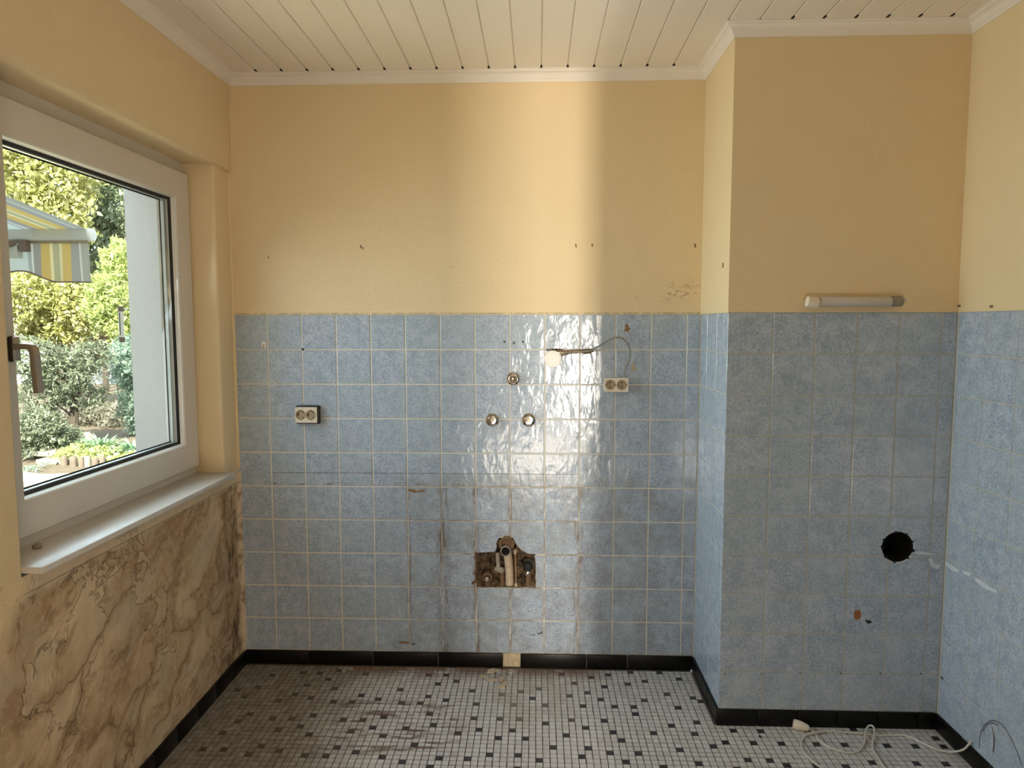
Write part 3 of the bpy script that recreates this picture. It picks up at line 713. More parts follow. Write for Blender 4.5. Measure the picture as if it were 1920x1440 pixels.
MB().tube(spline([(0, -.002, .002), (0, -.009, -.002), (0, -.012, -.008), (.001, -.010, -.011)], 4), .0022, 8).build('hook', 'beige_dirty', t, True)
for u, vv in ((946, 641), (963.5, 643), (981, 641)):
    p = at(u, vv, Y=0); MB().lathe([(.0052, .0), (.0052, .0027)], 12, (p.x, 0, p.z)).build('drill_hole', 'black', wall_back)
p = at(568, 655, Y=0); MB().lathe([(.006, .002), (.0052, .0027)], 8, (p.x, 0, p.z)).build('drill_hole', 'black', wall_back)
for u, vv, q in ((1080, 461, 3.2), (1110.5, 460, 3.2), (1303, 461, 3.5), (504, 483, 2), (677, 463, 3), (681, 465.5, 2)):
    ragged([(u-q*.4, vv-q*1.3), (u+q*.3, vv-q), (u+q*.5, vv+q*.6), (u, vv+q*1.2), (u-q*.5, vv+q*.4)], 'nail', 'nail_hole', wall_back, y0=-.0042, sub=2)
p = at(1356, 497, X=PX-.003); b = MB().box(PX-.0055, PX, p.y-.006, p.y+.006, p.z-.010, p.z+.009); b.build('nail_hole', 'rust', wall_pillar, bevel=.002)
for u, vv in ((1797.5, 574), (1858, 575)):
    p = at(u, vv, X=RX-.003); MB().box(RX-.0052, RX, p.y-.011, p.y+.006, p.z-.004, p.z+.005).build('nail_hole', 'rust', wall_right, bevel=.002)
for pts, m_, nm in (([(1172, 610), (1177, 606), (1178, 614), (1184, 616), (1178, 620), (1179, 625), (1174, 621), (1168, 622), (1172, 616)], 'rust', 'rust_stain'),
                    ([(1183, 683), (1192, 681), (1189, 688), (1194, 692), (1188, 697), (1183, 690)], 'chip', 'chipped_glaze'),
                    ([(748, 1201), (768, 1203), (767, 1207), (750, 1206)], 'rust', 'rust_stain'), ([(772, 1206), (779, 1203), (778, 1209), (774, 1210)], 'pencil', 'dark_mark'),
                    ([(765, 917), (778, 917), (780, 920), (797, 917), (797, 921), (778, 924), (766, 921)], 'rust', 'gouge'),
                    ([(993, 1190), (1003, 1188), (1003, 1190), (994, 1192)], 'pencil', 'dark_mark'), ([(1007, 1187), (1018, 1183), (1018, 1187), (1008, 1190)], 'pencil', 'dark_mark')):
    ragged(pts, m_, nm, wall_back, y0=-.0027, sub=3)

# ------------------------------------------------------------------ pipework in the open hole
t = tag(empty('drain_pipe', (1.212, .02, HZ0)), 'thick grimy drain pipe elbow with open mouth in the broken hole', 'pipe')
def kid(o, r_): o.parent = r_; o.matrix_parent_inverse = Matrix.Translation(r_.location).inverted(); return o
pts = spline([(1.2165, .022, HZ0+.004), (1.2155, .021, .43), (1.2115, .018, .49), (1.207, .010, .528), (1.2035, -.008, .547), (1.2015, -.026, .5455)], 6)
kid(MB().tube(pts, [.0195]*8+[.0190]*(len(pts)-8), 20, cap=False).build('pipe', 'pipe_pale', None, True), t)
b = MB().lathe([(.0225, 0), (.0232, .012), (.0222, .016), (.0195, .0165), (.0190, .002), (.0188, -.03), (.0005, -.03)], 28, (1.2012, -.020, .5460), (Vector((1, 0, 0)), Vector((0, .08, 1)).normalized(), Vector((0, -1, .05)).normalized()), cap=False); kid(tag(b.build('mouth', 'pipe_grey', None, True), 'open pipe mouth'), t)
b = MB().lathe([(.0185, .0005), (.0005, .0005)], 24, (1.2012, -.0205, .5458), cap=False); kid(b.build('mouth_shadow', 'soot_shade'), t)  # black disc puts in the shade inside the pipe mouth
ring_pts = [(1.205+.029*math.cos(a)*(1+.06*math.sin(5*a)), -.006+.005*math.sin(3*a), .570+.029*math.sin(a)*(1+.05*math.cos(4*a))) for a in np.linspace(-.6, math.pi+.7, 22)]
kid(tag(MB().tube(ring_pts, [.0065+.0016*math.sin(k*1.7) for k in range(22)], 8).build('collar', 'pipe_rust', None, True), 'crusted rusty collar'), t)
b = MB().lathe([(.027, 0), (.028, .012), (.024, .016)], 22, (1.205, .016, .566)); kid(b.build('socket_ring', 'pipe_rust', None, True), t)
t = tag(empty('water_pipe', (1.243, .006, HZ0)), 'thin copper water pipe standing right of the drain pipe', 'pipe')
kid(MB().tube([(1.246, .004, HZ0+.004), (1.2455, .003, .43), (1.243, .002, .50), (1.242, .000, .53)], .0048, 10).build('pipe', 'copper', None, True), t)
kid(MB().lathe([(.007, 0), (.0075, .004), (.0070, .018), (.004, .021)], 14, (1.242, 0, .525), 'Z').build('ferrule', 'chip', None, True), t)
kid(MB().lathe([(.0068, 0), (.0070, .014), (.005, .016)], 14, (1.246, .004, HZ0+.002), 'Z').build('ferrule', 'chip', None, True), t)
def valve(name, label, x, z, rb, rn, y, m1, m2, nz=0):
    t = tag(empty(name, (x, y, z)), label, 'valve')
    MB().lathe([(rb, -.045), (rb, -.01), (rb*.92, -.004), (rb*.6, 0)], 20).build('body', m1, t, True)
    MB().lathe([(rn, -.006), (rn, .008), (rn*.8, .016), (rn*.45, .024), (.0005, .026)], 6 if nz == 0 else 22, (0, 0, nz)).build('cap', m2, t, nz != 0)
    MB().tube([(0, .012, -.008), (.002, .014, -.03), (.002, .016, -(z-HZ0)-.002)], rb*.55, 10).build('stub_pipe', 'pipe_rust', t, True)
valve('stop_valve', 'brass stop valve with shiny cap low at the left of the hole', 1.117, .412, .024, .0165, -.002, 'pipe_rust', 'chrome')
valve('stop_valve', 'dark capped stop valve with shiny nut at the right of the hole', 1.299, .468, .0225, .0215, .006, 'pipe_grey', 'gasket', .0001)
o = bpy.data.objects['stop_valve.001'] if 'stop_valve.001' in bpy.data.objects else None
if o: MB().lathe([(.0135, -.004), (.0135, .012), (.010, .017), (.0005, .019)], 8, (-.002, 0, -.030)).build('nut', 'chrome', o)
t = tag(empty('pipe_fitting', (1.182, .008, .440)), 'crusted tee fitting behind the drain pipe in the hole', 'pipe')
MB().tube([(-.030, .008, .012), (.0, .004, .004), (.008, .004, -.002)], [.012, .015, .010], 12).build('tee', 'pipe_grey', t, True)
MB().tube([(0, .006, 0), (.002, .008, -.03), (.003, .010, -.066)], .010, 10).build('stub_pipe', 'pipe_rust', t, True)
MB().tube([(-.012, .006, .0), (-.018, .008, .045), (-.020, .012, .084)], .0095, 10).build('riser', 'pipe_grey', t, True)
t = tag(empty('pipe_bracket', (1.066, -.012, .45)), 'rusty iron bracket sticking out at the left edge of the hole', 'bracket')
MB().tube([(.000, .012, -.058), (.001, -.004, -.045), (.002, -.006, .02), (.001, -.004, .070), (-.001, .014, .080)], .0042, 8).build('rod', 'pipe_rust', t, True)
MB().lathe([(.008, -.012), (.008, .006), (.005, .010)], 6, (.001, -.008, -.008)).build('bolt', 'pipe_rust', t)
MB().tube([(.012, .004, -.046), (-.006, -.010, -.050), (-.014, -.016, -.054)], [.006, .006, .007], 8).build('bolt', 'pipe_rust', t, True)
MB().lathe([(.007, -.010), (.008, .004), (.004, .008)], 6, (0, -.006, .062)).build('bolt', 'pipe_rust', t)

# ------------------------------------------------------------------ pillar: strip lamp, chips, smears
lz = 1.6265; ly = PY-.003
t = tag(empty('strip_lamp', (2.478, ly, lz)), 'short tube lamp on the chimney breast just above the tiles', 'wall lamp')
MB().box(-.165, .165, -.016, .001, -.008, .008).build('base', 'beige_dirty', t, True, bevel=.004)
MB().lathe([(.0165, -.120), (.0178, -.116), (.0178, .128), (.0165, .132)], 20, (-.002, -.034, 0), 'X').build('tube', 'tube', t, True)
MB().lathe([(.010, -.024), (.0195, -.020), (.0215, 0), (.0205, .016), (.013, .024)], 20, (-.147, -.036, -.002), (Vector((.15, 0, 1)).normalized(), Vector((0, 1, 0)), Vector((1, 0, -.15)).normalized())).build('end_cap', 'cream', t, True)
MB().lathe([(.006, -.012), (.0075, .008)], 10, (-.119, -.040, .004), 'X').build('contact', 'dark_metal', t, True)
MB().lathe([(.0178, -.018), (.0190, 0), (.0185, .024), (.010, .030)], 20, (.146, -.032, .001), 'X').build('end_holder', 'pipe_grey', t, True)
MB().lathe([(.004, 0), (.003, .012)], 8, (.174, -.034, .006), 'X').build('contact_pin', 'alu', t, True)
ragged([(1601, 1144), (1612, 1143), (1614, 1150), (1613, 1159), (1605, 1162), (1600, 1158)], 'brown_chip', 'wall_plug', wall_pillar, y=PY, y0=-.0034, sub=3)
ragged([(1622, 1160), (1627, 1163), (1633, 1163), (1634, 1167), (1627, 1169), (1623, 1166)], 'black', 'broken_spot', wall_pillar, y=PY, y0=-.0029, sub=2)
for u in (1359, 1428, 1500, 1576, 1650, 1726): ragged([(u-1.2, 1260.5), (u+2, 1261.5), (u+1, 1264), (u-1.5, 1263.5)], 'pencil', 'dark_mark', wall_pillar, y=PY, y0=-.0027, sub=1)
for P_ in ([(1713, 1036), (1724, 1033), (1738, 1036), (1755, 1039), (1740, 1040), (1722, 1039)], [(1739, 1048), (1747, 1046), (1752, 1056), (1765, 1060), (1758, 1067), (1746, 1062)]):
    ragged(P_, 'smear', 'chalk_smear', wall_pillar, y=PY, y0=-.0027, sub=3)
for P_ in ([(1773, 1052), (1786, 1060), (1799, 1069), (1799, 1074), (1788, 1070), (1775, 1060)], [(1806, 1068), (1822, 1076), (1818, 1080), (1808, 1075)], [(1828, 1082), (1846, 1092), (1870, 1108), (1872, 1112), (1850, 1104), (1834, 1094)]):
    ragged(P_, 'smear', 'chalk_smear', wall_right, X_=RX, y0=-.0029, sub=3)
for P_ in ([(1836, 1402), (1838, 1380), (1844, 1362), (1856, 1352), (1868, 1352), (1882, 1362), (1896, 1385), (1908, 1412), (1916, 1436)], [(1843, 1370), (1852, 1358), (1863, 1356), (1872, 1360)], [(1860, 1362), (1864, 1385), (1862, 1410)]):
    Q = [at(u, vv, X=RX-.0024) for u, vv in P_]; MB().tube(spline(Q, 5), .0016, 5).build('pencil_line', 'pencil', wall_right, True)
p = at(1767, 1271, X=RX); MB().box(RX-.003, RX, p.y-.008, p.y+.008, p.z-.006, p.z+.006).build('dark_mark', 'pencil', wall_right, bevel=.002)

# ------------------------------------------------------------------ floor: cable with connector, debris
Fp = lambda u, vv, z=.0038: at(u, vv, Z=z)
cab = [Fp(1518, 1366, .012), Fp(1524, 1370.5, .007)]+[Fp(u, vv) for u, vv in ((1529, 1375.5), (1534.5, 1386.5), (1547, 1396.8), (1569, 1407), (1592, 1411.7), (1609, 1408), (1619.3, 1395.6))]
cab += [Fp(1622, 1383, .008), Fp(1623, 1371, .012), Fp(1628.5, 1361, .018), Fp(1637, 1362, .018), Fp(1639.5, 1372.5, .012)]+[Fp(u, vv, .006) for u, vv in ((1637, 1389), (1636.5, 1405), (1646, 1420), (1660, 1440))]
a0, a1 = Fp(1660, 1440), Fp(1540, 1439.5)
cab += [Vector((a0.x+.02, a0.y-.07, .0038)), Vector((2.49, -.86, .0038)), Vector((2.40, -.79, .0038))]
cab += [Fp(u, vv) for u, vv in ((1540, 1439.5), (1523, 1426.6), (1508, 1411.7), (1503, 1400), (1504, 1387.6), (1510.4, 1379))]+[Fp(1525.3, 1373.8, .0095)]+[Fp(u, vv) for u, vv in ((1551.7, 1371), (1586, 1373))]+[Fp(u, vv, .004) for u, vv in ((1622.7, 1376.5), (1643.3, 1378.8), (1677.7, 1378.4), (1701, 1380), (1733, 1394.8), (1759.6, 1406.5))]
cab += [Fp(1784, 1410, .008), at(1806, 1405.5, X=RX-.020), at(1817, 1395, X=RX-.013), at(1821, 1389, X=RX-.0075)]
t = tag(empty('extension_cable', (2.36, -.46, 0)), 'white cable with a cream connector curling over the mosaic floor', 'cable')
kid(MB().tube(spline(cab, 7), .0036, 8).build('cord', 'cable_white', None, True), t)
A_, B_ = at(1487, 1357, Z=.019), at(1517, 1365.5, Z=.013); ax = (B_-A_).normalized(); e1 = ax.cross(Vector((0, 0, 1))).normalized(); e2 = e1.cross(ax)
L_ = (B_-A_).length
b = MB().lathe([(.0150, 0), (.0180, .002), (.0190, L_*.35), (.0150, L_*.75), (.0110, L_*.96), (.007, L_)], 18, A_, (e1, e2, ax)); kid(tag(b.build('connector', 'cream', None, True), 'cream plastic connector with stained end'), t)
b = MB().lathe([(.0125, -.0012), (.0125, .001)], 16, A_, (e1, e2, ax)); kid(b.build('connector_face', 'beige_dirty'), t)
b = MB().lathe([(.0045, .0), (.0045, .004)], 10, A_+ax*L_*.55-e2*.0135, (e1, ax, -e2)); kid(b.build('screw', 'beige_dirty'), t)

def flake(pts, label, mat='chip', h=.006, grp='plaster flakes on the floor below the hole'):
    W_ = [at(u, vv, Z=0) for u, vv in pts]; n = len(W_); c = sum(W_, Vector())/n
    v = [(p.x, p.y, .0003) for p in W_]+[(c.x+(p.x-c.x)*.86, c.y+(p.y-c.y)*.86, h*random.uniform(.6, 1.2)) for p in W_]
    b = MB().add(v, [tuple(range(n-1, -1, -1)), tuple(range(n, 2*n))]+[(i, (i+1) % n, (i+1) % n+n, i+n) for i in range(n)])
    return tag(b.build('plaster_flake', mat), label, 'flake', grp)
flake([(936, 1272), (943, 1270), (946, 1277), (942, 1280), (934, 1277)], 'bright pale plaster flake on the floor, upper one', h=.008)
flake([(934, 1290), (944, 1281), (952, 1281), (947, 1289), (938, 1292)], 'pale curled plaster flake on the floor, nearest one', h=.009)
flake([(910, 1273), (926, 1271), (934, 1275), (922, 1279), (910, 1277)], 'yellowish flat plaster flake left of the bright flake', h=.003)
flake([(914, 1258), (926, 1254), (934, 1257), (924, 1262), (913, 1263)], 'pinkish plaster flake on the floor close to the skirting', h=.005)
flake([(899, 1268), (908, 1265), (912, 1269), (904, 1272)], 'small pinkish plaster flake, leftmost on the floor', h=.004)
flake([(1294, 1259), (1299, 1257), (1301, 1260), (1297, 1262)], 'tiny white plaster crumb at the foot of the chimney breast corner', 'smear', .01, None)
p = at(70, 1028, Z=.917)
b = MB().lathe([(.011, 0), (.013, .004), (.012, .011), (.006, .014)], 12, (p.x, p.y, .917), 'Z'); tag(b.build('stopper', 'pipe_grey', None, True), 'small grey rubber stopper lying on the window sill', 'stopper')
p = at(1425, 1382, Z=0); b = MB().lathe([(.004, 0), (.006, .003), (.003, .006)], 7, (p.x, p.y, 0), 'Z'); tag(b.build('dirt_crumb', 'black'), 'small black crumb of dirt on the mosaic by the chimney breast', 'crumb')
# ------------------------------------------------------------------ outside: awning, thermometer, garden
def stripes():
    g = G('striped awning cloth'); x, y, z = g.xyz()
    u = g.math('FRACT', g.math('DIVIDE', g.math('SUBTRACT', -1.078, x), .62))
    nd = g.n('ValToRGB', {0: u}); cr = nd.color_ramp; cr.interpolation = 'CONSTANT'
    st = [(0, (.40, .38, .33)), (.085, (.62, .60, .54)), (.10, (.36, .34, .31)), (.17, (.62, .44, .16)), (.25, (.72, .62, .36)), (.275, (.46, .42, .26)), (.335, (.78, .66, .38)), (.36, (.60, .42, .15)), (.44, (.34, .32, .29)), (.51, (.72, .70, .64)), (.53, (.42, .43, .40)), (.57, (.60, .64, .60)), (.96, (.40, .38, .33))]
    while len(cr.elements) < len(st): cr.elements.new(.5)
    for e, (p, c) in zip(cr.elements, st): e.position = p; e.color = (*c, 1)
    d = g.n('BsdfDiffuse', {0: nd.outputs[0]}); t = g.n('BsdfTranslucent', {0: nd.outputs[0]})
    m = g.n('MixShader', {0: .45, 1: d.outputs[0], 2: t.outputs[0]}); g.t.links.new(m.outputs[0], g.out.inputs[0]); return g.m
M['awning'] = stripes(); M['awn_metal'] = simple('pale awning metal', (.62, .60, .55), .45, .1); M['awn_brown'] = simple('brown awning joint', (.20, .14, .11), .5)
aw = tag(empty('awning', (-1.07, .7, 0)), 'striped yellow and grey awning with scalloped valance outside the window', 'awning')
XE, XL = -1.072, -3.9
kid(MB().box(XL, XE, .672, .728, 2.000, 2.062).build('front_bar', 'awn_metal', None, True, bevel=.010, seg=3), aw)
kid(MB().lathe([(.030, -.004), (.034, 0), (.034, .012), (.022, .018)], 20, (XE, .70, 2.031), 'X').build('end_cap', 'whiteplastic', None, True), aw)
v = []; f = []; nx, ny = 60, 14
for j in range(ny+1):
    for i in range(nx+1):
        x = XE-.012+(XL-XE+.02)*i/nx; y = .690-(.690+1.72)*j/ny; v.append((x, y, 2.060+.143*(.690-y)-.012*math.sin(math.pi*j/ny)))
for j in range(ny):
    for i in range(nx): f.append((j*(nx+1)+i, j*(nx+1)+i+1, (j+1)*(nx+1)+i+1, (j+1)*(nx+1)+i))
kid(tag(MB().add(v, f).build('canopy', 'awning', None, True), 'striped cloth'), aw)
def vb(x):
    s_ = ((XE-.012-x)/.60) % 1.0
    return 1.778 if s_ < .30 else 1.778+.062*(.5-.5*math.cos((s_-.30)/.70*2*math.pi))
v = []; f = []; nx, ny = 240, 8; xv0 = XE-.014; edge = []
for i in range(nx+1):
    x = xv0+(XL-xv0)*i/nx; zb = vb(x)
    for j in range(ny+1):
        t_ = j/ny; fold = .007*math.sin(x*38)*t_+.005*math.sin(x*17+1)*t_
        v.append((x+.006*math.sin(t_*3+x*20)*t_, .700+fold, 2.002-(2.002-zb)*t_))
    edge.append(v[-1])
for i in range(nx):
    for j in range(ny): a = i*(ny+1)+j; f.append((a, a+ny+1, a+ny+2, a+1))
kid(tag(MB().add(v, f).build('valance', 'awning', None, True), 'scalloped striped valance'), aw)
kid(MB().tube(edge, .0042, 6).build('valance_hem', 'awn_brown', None, True), aw)
kid(MB().box(XL, xv0, .697, .703, 1.986, 2.002).build('valance_rail', 'beige_dirty'), aw)
ap = [(-1.46, .66, 1.985), (-1.52, .60, 1.965), (-2.2, -.55, 2.02), (-1.5, -1.7, 2.25)]
kid(MB().tube(ap, .018, 8).build('folding_arm', 'awn_brown', None, True), aw)
kid(MB().box(-1.445, -1.405, .655, .700, 1.940, 2.000).build('arm_joint', 'awn_brown', None, bevel=.006), aw)
kid(MB().box(-1.50, -1.45, .65, .700, 1.905, 1.975).build('arm_joint', 'awn_metal', None, bevel=.006), aw)

t = tag(empty('outdoor_thermometer', (-.520, .030, 1.55)), 'glass tube thermometer on small arms at the outside reveal', 'thermometer')
MB().lathe([(.0105, -.060), (.0105, .058)], 14, (0, 0, 0), 'Z').build('tube', 'whiteplastic', t, True)
for zz in (-.070, .066):
    MB().lathe([(.009, -.012), (.0118, -.010), (.0118, .010), (.009, .012)], 14, (0, 0, zz), 'Z').build('end_cap', 'awn_brown', t, True)
    MB().tube([(0, 0, zz), (.03, .0, zz), (.064, .002, zz)], .0028, 8).build('arm', 'alu', t, True)
MB().box(-.002, .002, -.0118, -.0100, -.05, .05).build('scale', 'pencil', t)

def leafmat(name, a, b, c, tr=.45):
    g = G(name); wn = g.n('TexWhiteNoise', {'Vector': g.n('VectorMath', {0: g.pos, 1: (.09, .09, .09)}, operation='SNAP').outputs[0]}).outputs[0]
    col = g.mix(g.noise(1.7, 3), a, b); col = g.mix(g.mul(g.step(wn, .55, 1.0), .8), col, c)
    m = g.n('MixShader', {0: tr, 1: g.n('BsdfDiffuse', {0: col}).outputs[0], 2: g.n('BsdfTranslucent', {0: col}).outputs[0]})
    g.t.links.new(m.outputs[0], g.out.inputs[0]); M[name] = g.m
leafmat('leaf_gold', (.50, .45, .17), (.36, .41, .17), (.86, .82, .56)); leafmat('leaf_lime', (.36, .44, .16), (.52, .56, .24), (.76, .79, .48))
leafmat('leaf_spruce', (.25, .30, .20), (.38, .44, .30), (.66, .68, .50)); leafmat('leaf_dark', (.17, .20, .14), (.26, .29, .20), (.50, .52, .40))
leafmat('leaf_red', (.34, .24, .17), (.42, .34, .20), (.74, .60, .46)); leafmat('leaf_teal', (.22, .30, .24), (.32, .42, .34), (.52, .62, .52))
leafmat('leaf_juniper', (.19, .18, .14), (.28, .27, .21), (.60, .56, .48)); leafmat('blade', (.24, .38, .24), (.36, .50, .34), (.58, .70, .54), .3)
M['bark'] = simple('brown bark', (.075, .058, .046), .9, var=.4, scale=40, bump=.6)
M['soil'] = simple('dark garden soil', (.15, .115, .08), .95, var=.4, scale=18, bump=.5)
M['stone_a'] = simple('pale grey garden stone', (.25, .235, .20), .85, var=.25, scale=22, bump=.5); M['stone_b'] = simple('brown garden stone', (.17, .13, .105), .85, var=.35, scale=22, bump=.5)
M['paving'] = simple('yellowish paving stone', (.44, .43, .31), .8, var=.3, scale=5, bump=.3); M['far_white'] = simple('far white wall', (.72, .72, .76), .9, var=.04, scale=3)

def cards(name, mat, parent, blobs, size, aspect=2.2, droop=0.0, shell=.55):
    """many small separate leaves, each its own little bent blade, as one crown"""
    V = []; 
    for (cx, cy, cz), (rx, ry, rz), n in blobs:
        d = rng.normal(size=(n, 3)); d /= np.linalg.norm(d, axis=1)[:, None]
        r_ = shell+(1-shell)*rng.random(n)**.6; lump = 1+.22*np.sin(d[:, 0]*7+cx*5)*np.sin(d[:, 2]*8+cz*3)+.10*rng.normal(size=n)
        P = np.array([cx, cy, cz])+d*np.array([rx, ry, rz])*(r_*lump)[:, None]; P = P[P[:, 2] > .01]; d = d[:len(P)]; n = len(P)
        a = rng.normal(size=(n, 3))+np.c_[np.zeros(n), np.zeros(n), np.full(n, -droop)]+d*.6; a /= np.linalg.norm(a, axis=1)[:, None]
        q = np.cross(a, rng.normal(size=(n, 3))); q /= np.linalg.norm(q, axis=1)[:, None]; k = np.cross(a, q)
        s_ = size*(.6+.8*rng.random(n))[:, None]
        V.append(np.stack([P-a*s_*.5, P+q*s_*.5/aspect+k*s_*.06, P+a*s_*.5, P-q*s_*.5/aspect+k*s_*.06], 1))
    V = np.concatenate(V).reshape(-1, 3); n = len(V)//4
    me = bpy.data.meshes.new(name); me.vertices.add(len(V)); me.vertices.foreach_set('co', V.ravel().astype(np.float32))
    me.loops.add(4*n); me.loops.foreach_set('vertex_index', np.arange(4*n, dtype=np.int32)); me.polygons.add(n)
    me.polygons.foreach_set('loop_start', np.arange(0, 4*n, 4, dtype=np.int32)); me.update(calc_edges=True); me.materials.append(M[mat])
    o = bpy.data.objects.new(name, me); COL.objects.link(o); kid(o, parent); o['kind'] = 'stuff'; return o
GZ = -.02
def plant(name, label, cat, mat, Y, items, size, group=None, trunk=True, aspect=2.2, droop=0, shell=.5, dens=1.0):
    """items: (px, py, rx px, rz px, n) at depth Y; each becomes a rounded clump of leaves"""
    dep = Y-CAM.y; bl = []
    for u, vv, rx, rz, n in items:
        c = at(u, vv, Y=Y); bl.append(((c.x, c.y+random.uniform(-.25, .25), c.z), (rx/FPX*dep, max(.35, rx/FPX*dep*.8), rz/FPX*dep), int(n*1.7*dens)))
    cx = sum(b_[0][0] for b_ in bl)/len(bl); t = tag(empty(name, (cx, Y, GZ)), label, cat, group)
    cards('foliage', mat, t, bl, size*.68*dep/9.0, aspect, droop, shell)
    if trunk:
        top = max(b_[0][2] for b_ in bl)
        kid(MB().tube(spline([(cx, Y+.1, GZ), (cx+.04, Y+.1, top*.5), (cx-.03, Y+.1, top)], 5), [.07*(1-.75*k/10) for k in range(11)], 8).build('trunk', 'bark', None, True), t)
        for b_ in bl:
            for q in range(3):
                e = Vector(b_[0])+Vector((random.uniform(-1, 1)*b_[1][0]*.7, -.1, random.uniform(-.6, .9)*b_[1][2])); s0 = Vector((cx, Y+.1, max(.1, min(e.z-.2, top*.95))))
                kid(MB().tube([s0, s0.lerp(e, .5)+Vector((0, 0, .05)), e], [.018, .012, .005], 6).build('branch', 'bark', None, True), t)
    return t
GR = 'shrubs and trees in the garden'
plant('golden_conifer', 'tall yellow-green conifer behind the awning, seen at top left of the pane', 'tree', 'leaf_gold', 11.3, [(60, 270, 70, 70, 2600), (110, 330, 80, 80, 3000), (40, 400, 70, 80, 2000), (120, 420, 60, 60, 1500)], .13, GR, dens=0.72)
plant('spruce', 'grey-green spruce rising behind the thermometer, highest at the pane top', 'tree', 'leaf_spruce', 12.8, [(190, 300, 60, 60, 2600), (220, 390, 50, 70, 2600), (180, 470, 60, 60, 2200), (110, 290, 60, 50, 1300)], .15, GR, dens=0.6, droop=.8, aspect=3.2)
plant('golden_shrub', 'bright yellow shrub just below the awning valance', 'shrub', 'leaf_gold', 9.2, [(70, 560, 60, 55, 2600), (120, 590, 60, 60, 2600), (160, 560, 40, 50, 1500), (60, 620, 40, 30, 1200)], .11, GR, dens=0.8)
plant('lime_shrub', 'lime green feathery shrub beside the white outside reveal', 'shrub', 'leaf_lime', 8.4, [(228, 500, 40, 50, 2400), (222, 570, 45, 60, 2600), (245, 620, 30, 40, 1300)], .12, GR, aspect=3, droop=-.4)
plant('reddish_shrub', 'sparse reddish brown shrub in the middle of the garden', 'shrub', 'leaf_red', 10.2, [(150, 650, 45, 45, 1100), (190, 640, 30, 35, 600), (120, 690, 40, 35, 700)], .12, GR, dens=0.7)
plant('dark_conifer', 'dark open-branched conifer right behind the window handle', 'tree', 'leaf_dark', 5.5, [(90, 670, 50, 40, 1500), (130, 700, 60, 40, 1600), (80, 740, 40, 40, 1000), (160, 670, 40, 35, 900), (140, 745, 50, 25, 800)], .10, GR, dens=0.62, droop=.5, aspect=3.2)
plant('teal_conifer', 'blue-green conifer hugging the edge of the outside reveal', 'shrub', 'leaf_teal', 6.5, [(255, 680, 28, 45, 1500), (257, 750, 28, 55, 1700), (257, 810, 24, 35, 900), (226, 650, 24, 20, 500)], .09, GR, droop=.6, aspect=3)
plant('juniper', 'low spreading grey-brown juniper behind the rock', 'shrub', 'leaf_juniper', 7.5, [(130, 785, 60, 30, 2400), (190, 790, 60, 36, 2600), (235, 800, 40, 34, 1500), (110, 815, 50, 24, 1500)], .085, GR, False, 3.4, .2)
plant('dark_shrub', 'dark leafy shrub at the lower left corner of the pane', 'shrub', 'leaf_dark', 4.95, [(80, 800, 40, 36, 1500), (100, 826, 28, 24, 1100), (80, 840, 36, 16, 700)], .085, GR, False, 2.4)
plant('ground_cover', 'yellow-green ground cover spilling over the edging stones', 'plant', 'leaf_lime', 4.72, [(110, 853, 18, 10, 380), (138, 849, 24, 14, 650), (170, 852, 26, 14, 650), (200, 855, 20, 11, 420)], .065, GR, False, 1.5, -.5)
plant('ground_cover', 'yellow-green ground cover at the foot of the outside reveal', 'plant', 'leaf_lime', 4.5, [(252, 856, 20, 11, 420)], .06, GR, False, 1.5, -.5)
plant('weed_tuft', 'thin grey-green weeds left of the flat stones', 'plant', 'leaf_teal', 4.3, [(84, 878, 24, 12, 260)], .10, GR, False, 5, -.6)
def tuft(label, u, vv, n, ln, mat):
    p = at(u, vv, Z=GZ+.08); t = tag(empty('grass_tuft', (p.x, p.y, GZ)), label, 'plant', 'strappy grass tufts'); b = MB()
    for k in range(n):
        a = random.uniform(0, 2*math.pi); L_ = ln*random.uniform(.6, 1.15); d = Vector((math.cos(a), math.sin(a), 0)); s_ = Vector((-d.y, d.x, 0)); base = Vector((p.x, p.y, GZ+.04))+d*random.uniform(0, .06)
        sp = random.uniform(.45, 1.0); pts = [base+d*L_*sp*q+Vector((0, 0, L_*(1.25*q-1.05*q*q*sp))) for q in (0, .35, .7, 1.0)]; ws = (.012, .014, .010, .001)
        v = []
        for q, w_ in zip(pts, ws): v += [q-s_*w_, q+s_*w_]
        b.add(v, [(0, 1, 3, 2), (2, 3, 5, 4), (4, 5, 7, 6)])
    o = b.build('blades', mat); kid(o, t); o['kind'] = 'stuff'
tuft('large strappy green grass tuft behind the edging stones', 190, 844, 170, .29, 'blade'); tuft('blue-green grass tuft beside the outside reveal', 250, 846, 130, .24, 'blade')
hd = tag(empty('hedge', (-11, 8.6, GZ)), 'long green hedge closing off the garden beyond the terrace', 'hedge', kind='stuff')
cards('foliage', 'leaf_spruce', hd, [((-9.9-1.35*k, 8.4+.5*math.sin(k*1.7), 1.5+.25*math.sin(k*2.3)), (1.1, .7, 1.75), 1700) for k in range(9)], .17, 2.4)
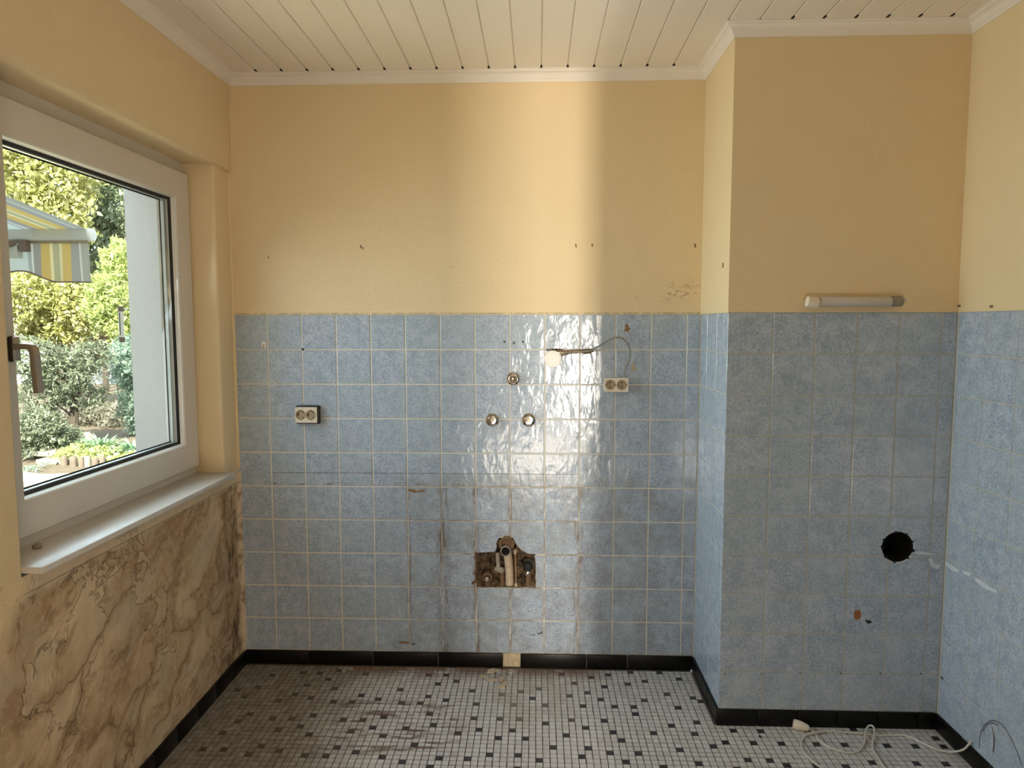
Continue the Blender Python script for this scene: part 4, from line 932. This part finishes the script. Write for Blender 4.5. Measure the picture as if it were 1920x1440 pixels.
# rock, flat stones, edging stones, paving
def rock(name, label, c, s_, mat, group=None, cat='stone'):
    bm = bmesh.new(); bmesh.ops.create_icosphere(bm, subdivisions=3, radius=1)
    for q in bm.verts:
        k = 1+.25*mnoise.noise(q.co*1.7+Vector(c)*3)+.10*mnoise.noise(q.co*4+Vector(c)); q.co = Vector((q.co.x*s_[0]*k, q.co.y*s_[1]*k, max(-.9, q.co.z)*s_[2]*k))
    me = bpy.data.meshes.new(name); bm.to_mesh(me); bm.free(); o = link(name, me, mat, None, c); return tag(o, label, cat, group)
p = at(150, 845, Z=GZ); rock('rock', 'rounded grey rock between the juniper and the ground cover', (p.x, p.y, GZ+.10), (.17, .14, .15), 'stone_a')
for u, vv, hgt, m_, lb in ((100, 862, .055, 'stone_a', 'flat pale stone slab lying on top of another, left in the garden'), (108, 868, .0, 'stone_a', 'flat stone slab under the pale slab, left in the garden')):
    p = at(u, vv, Z=GZ); b = MB(); a = .16
    pts = [(-.19, -.09), (.0, -.11), (.19, -.08), (.20, .08), (.02, .11), (-.18, .09)]; q = [(p.x+x_, p.y+y_) for x_, y_ in pts]; n = 6
    v = [(x_, y_, GZ+hgt) for x_, y_ in q]+[(x_, y_, GZ+hgt+.055) for x_, y_ in q]
    b.add(v, [tuple(range(n-1, -1, -1)), tuple(range(n, 2*n))]+[(i, (i+1) % n, (i+1) % n+n, i+n) for i in range(n)]); tag(b.build('stone_slab', m_, None, True, bevel=.008), lb, 'stone')
ordn = ['first', 'second', 'third', 'fourth', 'fifth', 'sixth', 'seventh', 'eighth', 'ninth']
for k, (u, vv, m_) in enumerate(((121, 873, 'stone_b'), (138, 875, 'stone_b'), (153, 876, 'stone_b'), (165, 875.5, 'stone_a'), (179, 876, 'stone_b'), (193, 876, 'stone_b'), (207, 872, 'stone_a'), (220, 870, 'stone_a'), (238, 868, 'stone_a'))):
    p = at(u, vv, Z=GZ); r_ = .034+.004*math.sin(k*2.1)
    b = MB().lathe([(r_*1.02, 0), (r_, .07), (r_*.96, .098+.014*math.sin(k*3)), (r_*.75, .115+.014*math.sin(k*3))], 12, (p.x, p.y, GZ), 'Z')
    tag(b.build('edging_stone', m_, None, True), '%s round edging stone of the bed, counted from the left' % ordn[k], 'stone', 'round edging stones of the flower bed')
b = MB(); b.box(-16, -.46, -1.7, 24, -.12, GZ)
tag(b.build('garden_ground', 'soil'), 'dark garden soil outside the window', 'ground', kind='structure')
b = MB(); b.box(-7.5, -.46, -1.7, 4.35, -.06, GZ+.004); ter = tag(b.build('terrace', 'soil'), 'terrace of irregular paving stones outside the window', 'terrace', kind='structure')
rp = random.Random(3); J = {}
for i in range(17):
    for j in range(12): J[i, j] = (-6.9+i*.40+rp.uniform(-.13, .13)+(.2 if j % 2 else 0), -.6+j*.42+rp.uniform(-.13, .13))
for i in range(16):
    for j in range(11):
        q = [Vector(J[a]) for a in ((i, j), (i+1, j), (i+1, j+1), (i, j+1))]; c = sum(q, Vector((0, 0)))/4
        if c.x > -.75 or c.y > 4.15: continue
        q = [c+(p_-c)*.93 for p_ in q]; h_ = GZ+.018+rp.uniform(-.003, .003)
        b = MB().add([(*p_, GZ) for p_ in q]+[(*p_, h_) for p_ in q], [(4, 5, 6, 7), (0, 1, 5, 4), (1, 2, 6, 5), (2, 3, 7, 6), (3, 0, 4, 7)]); b.build('paving_stone', 'paving', ter)
b = MB(); b.box(-18, 2, 15.0, 15.2, -.1, 2.6); tag(b.build('garden_wall', 'far_white'), 'far white wall glimpsed between the shrubs', 'wall', kind='structure')
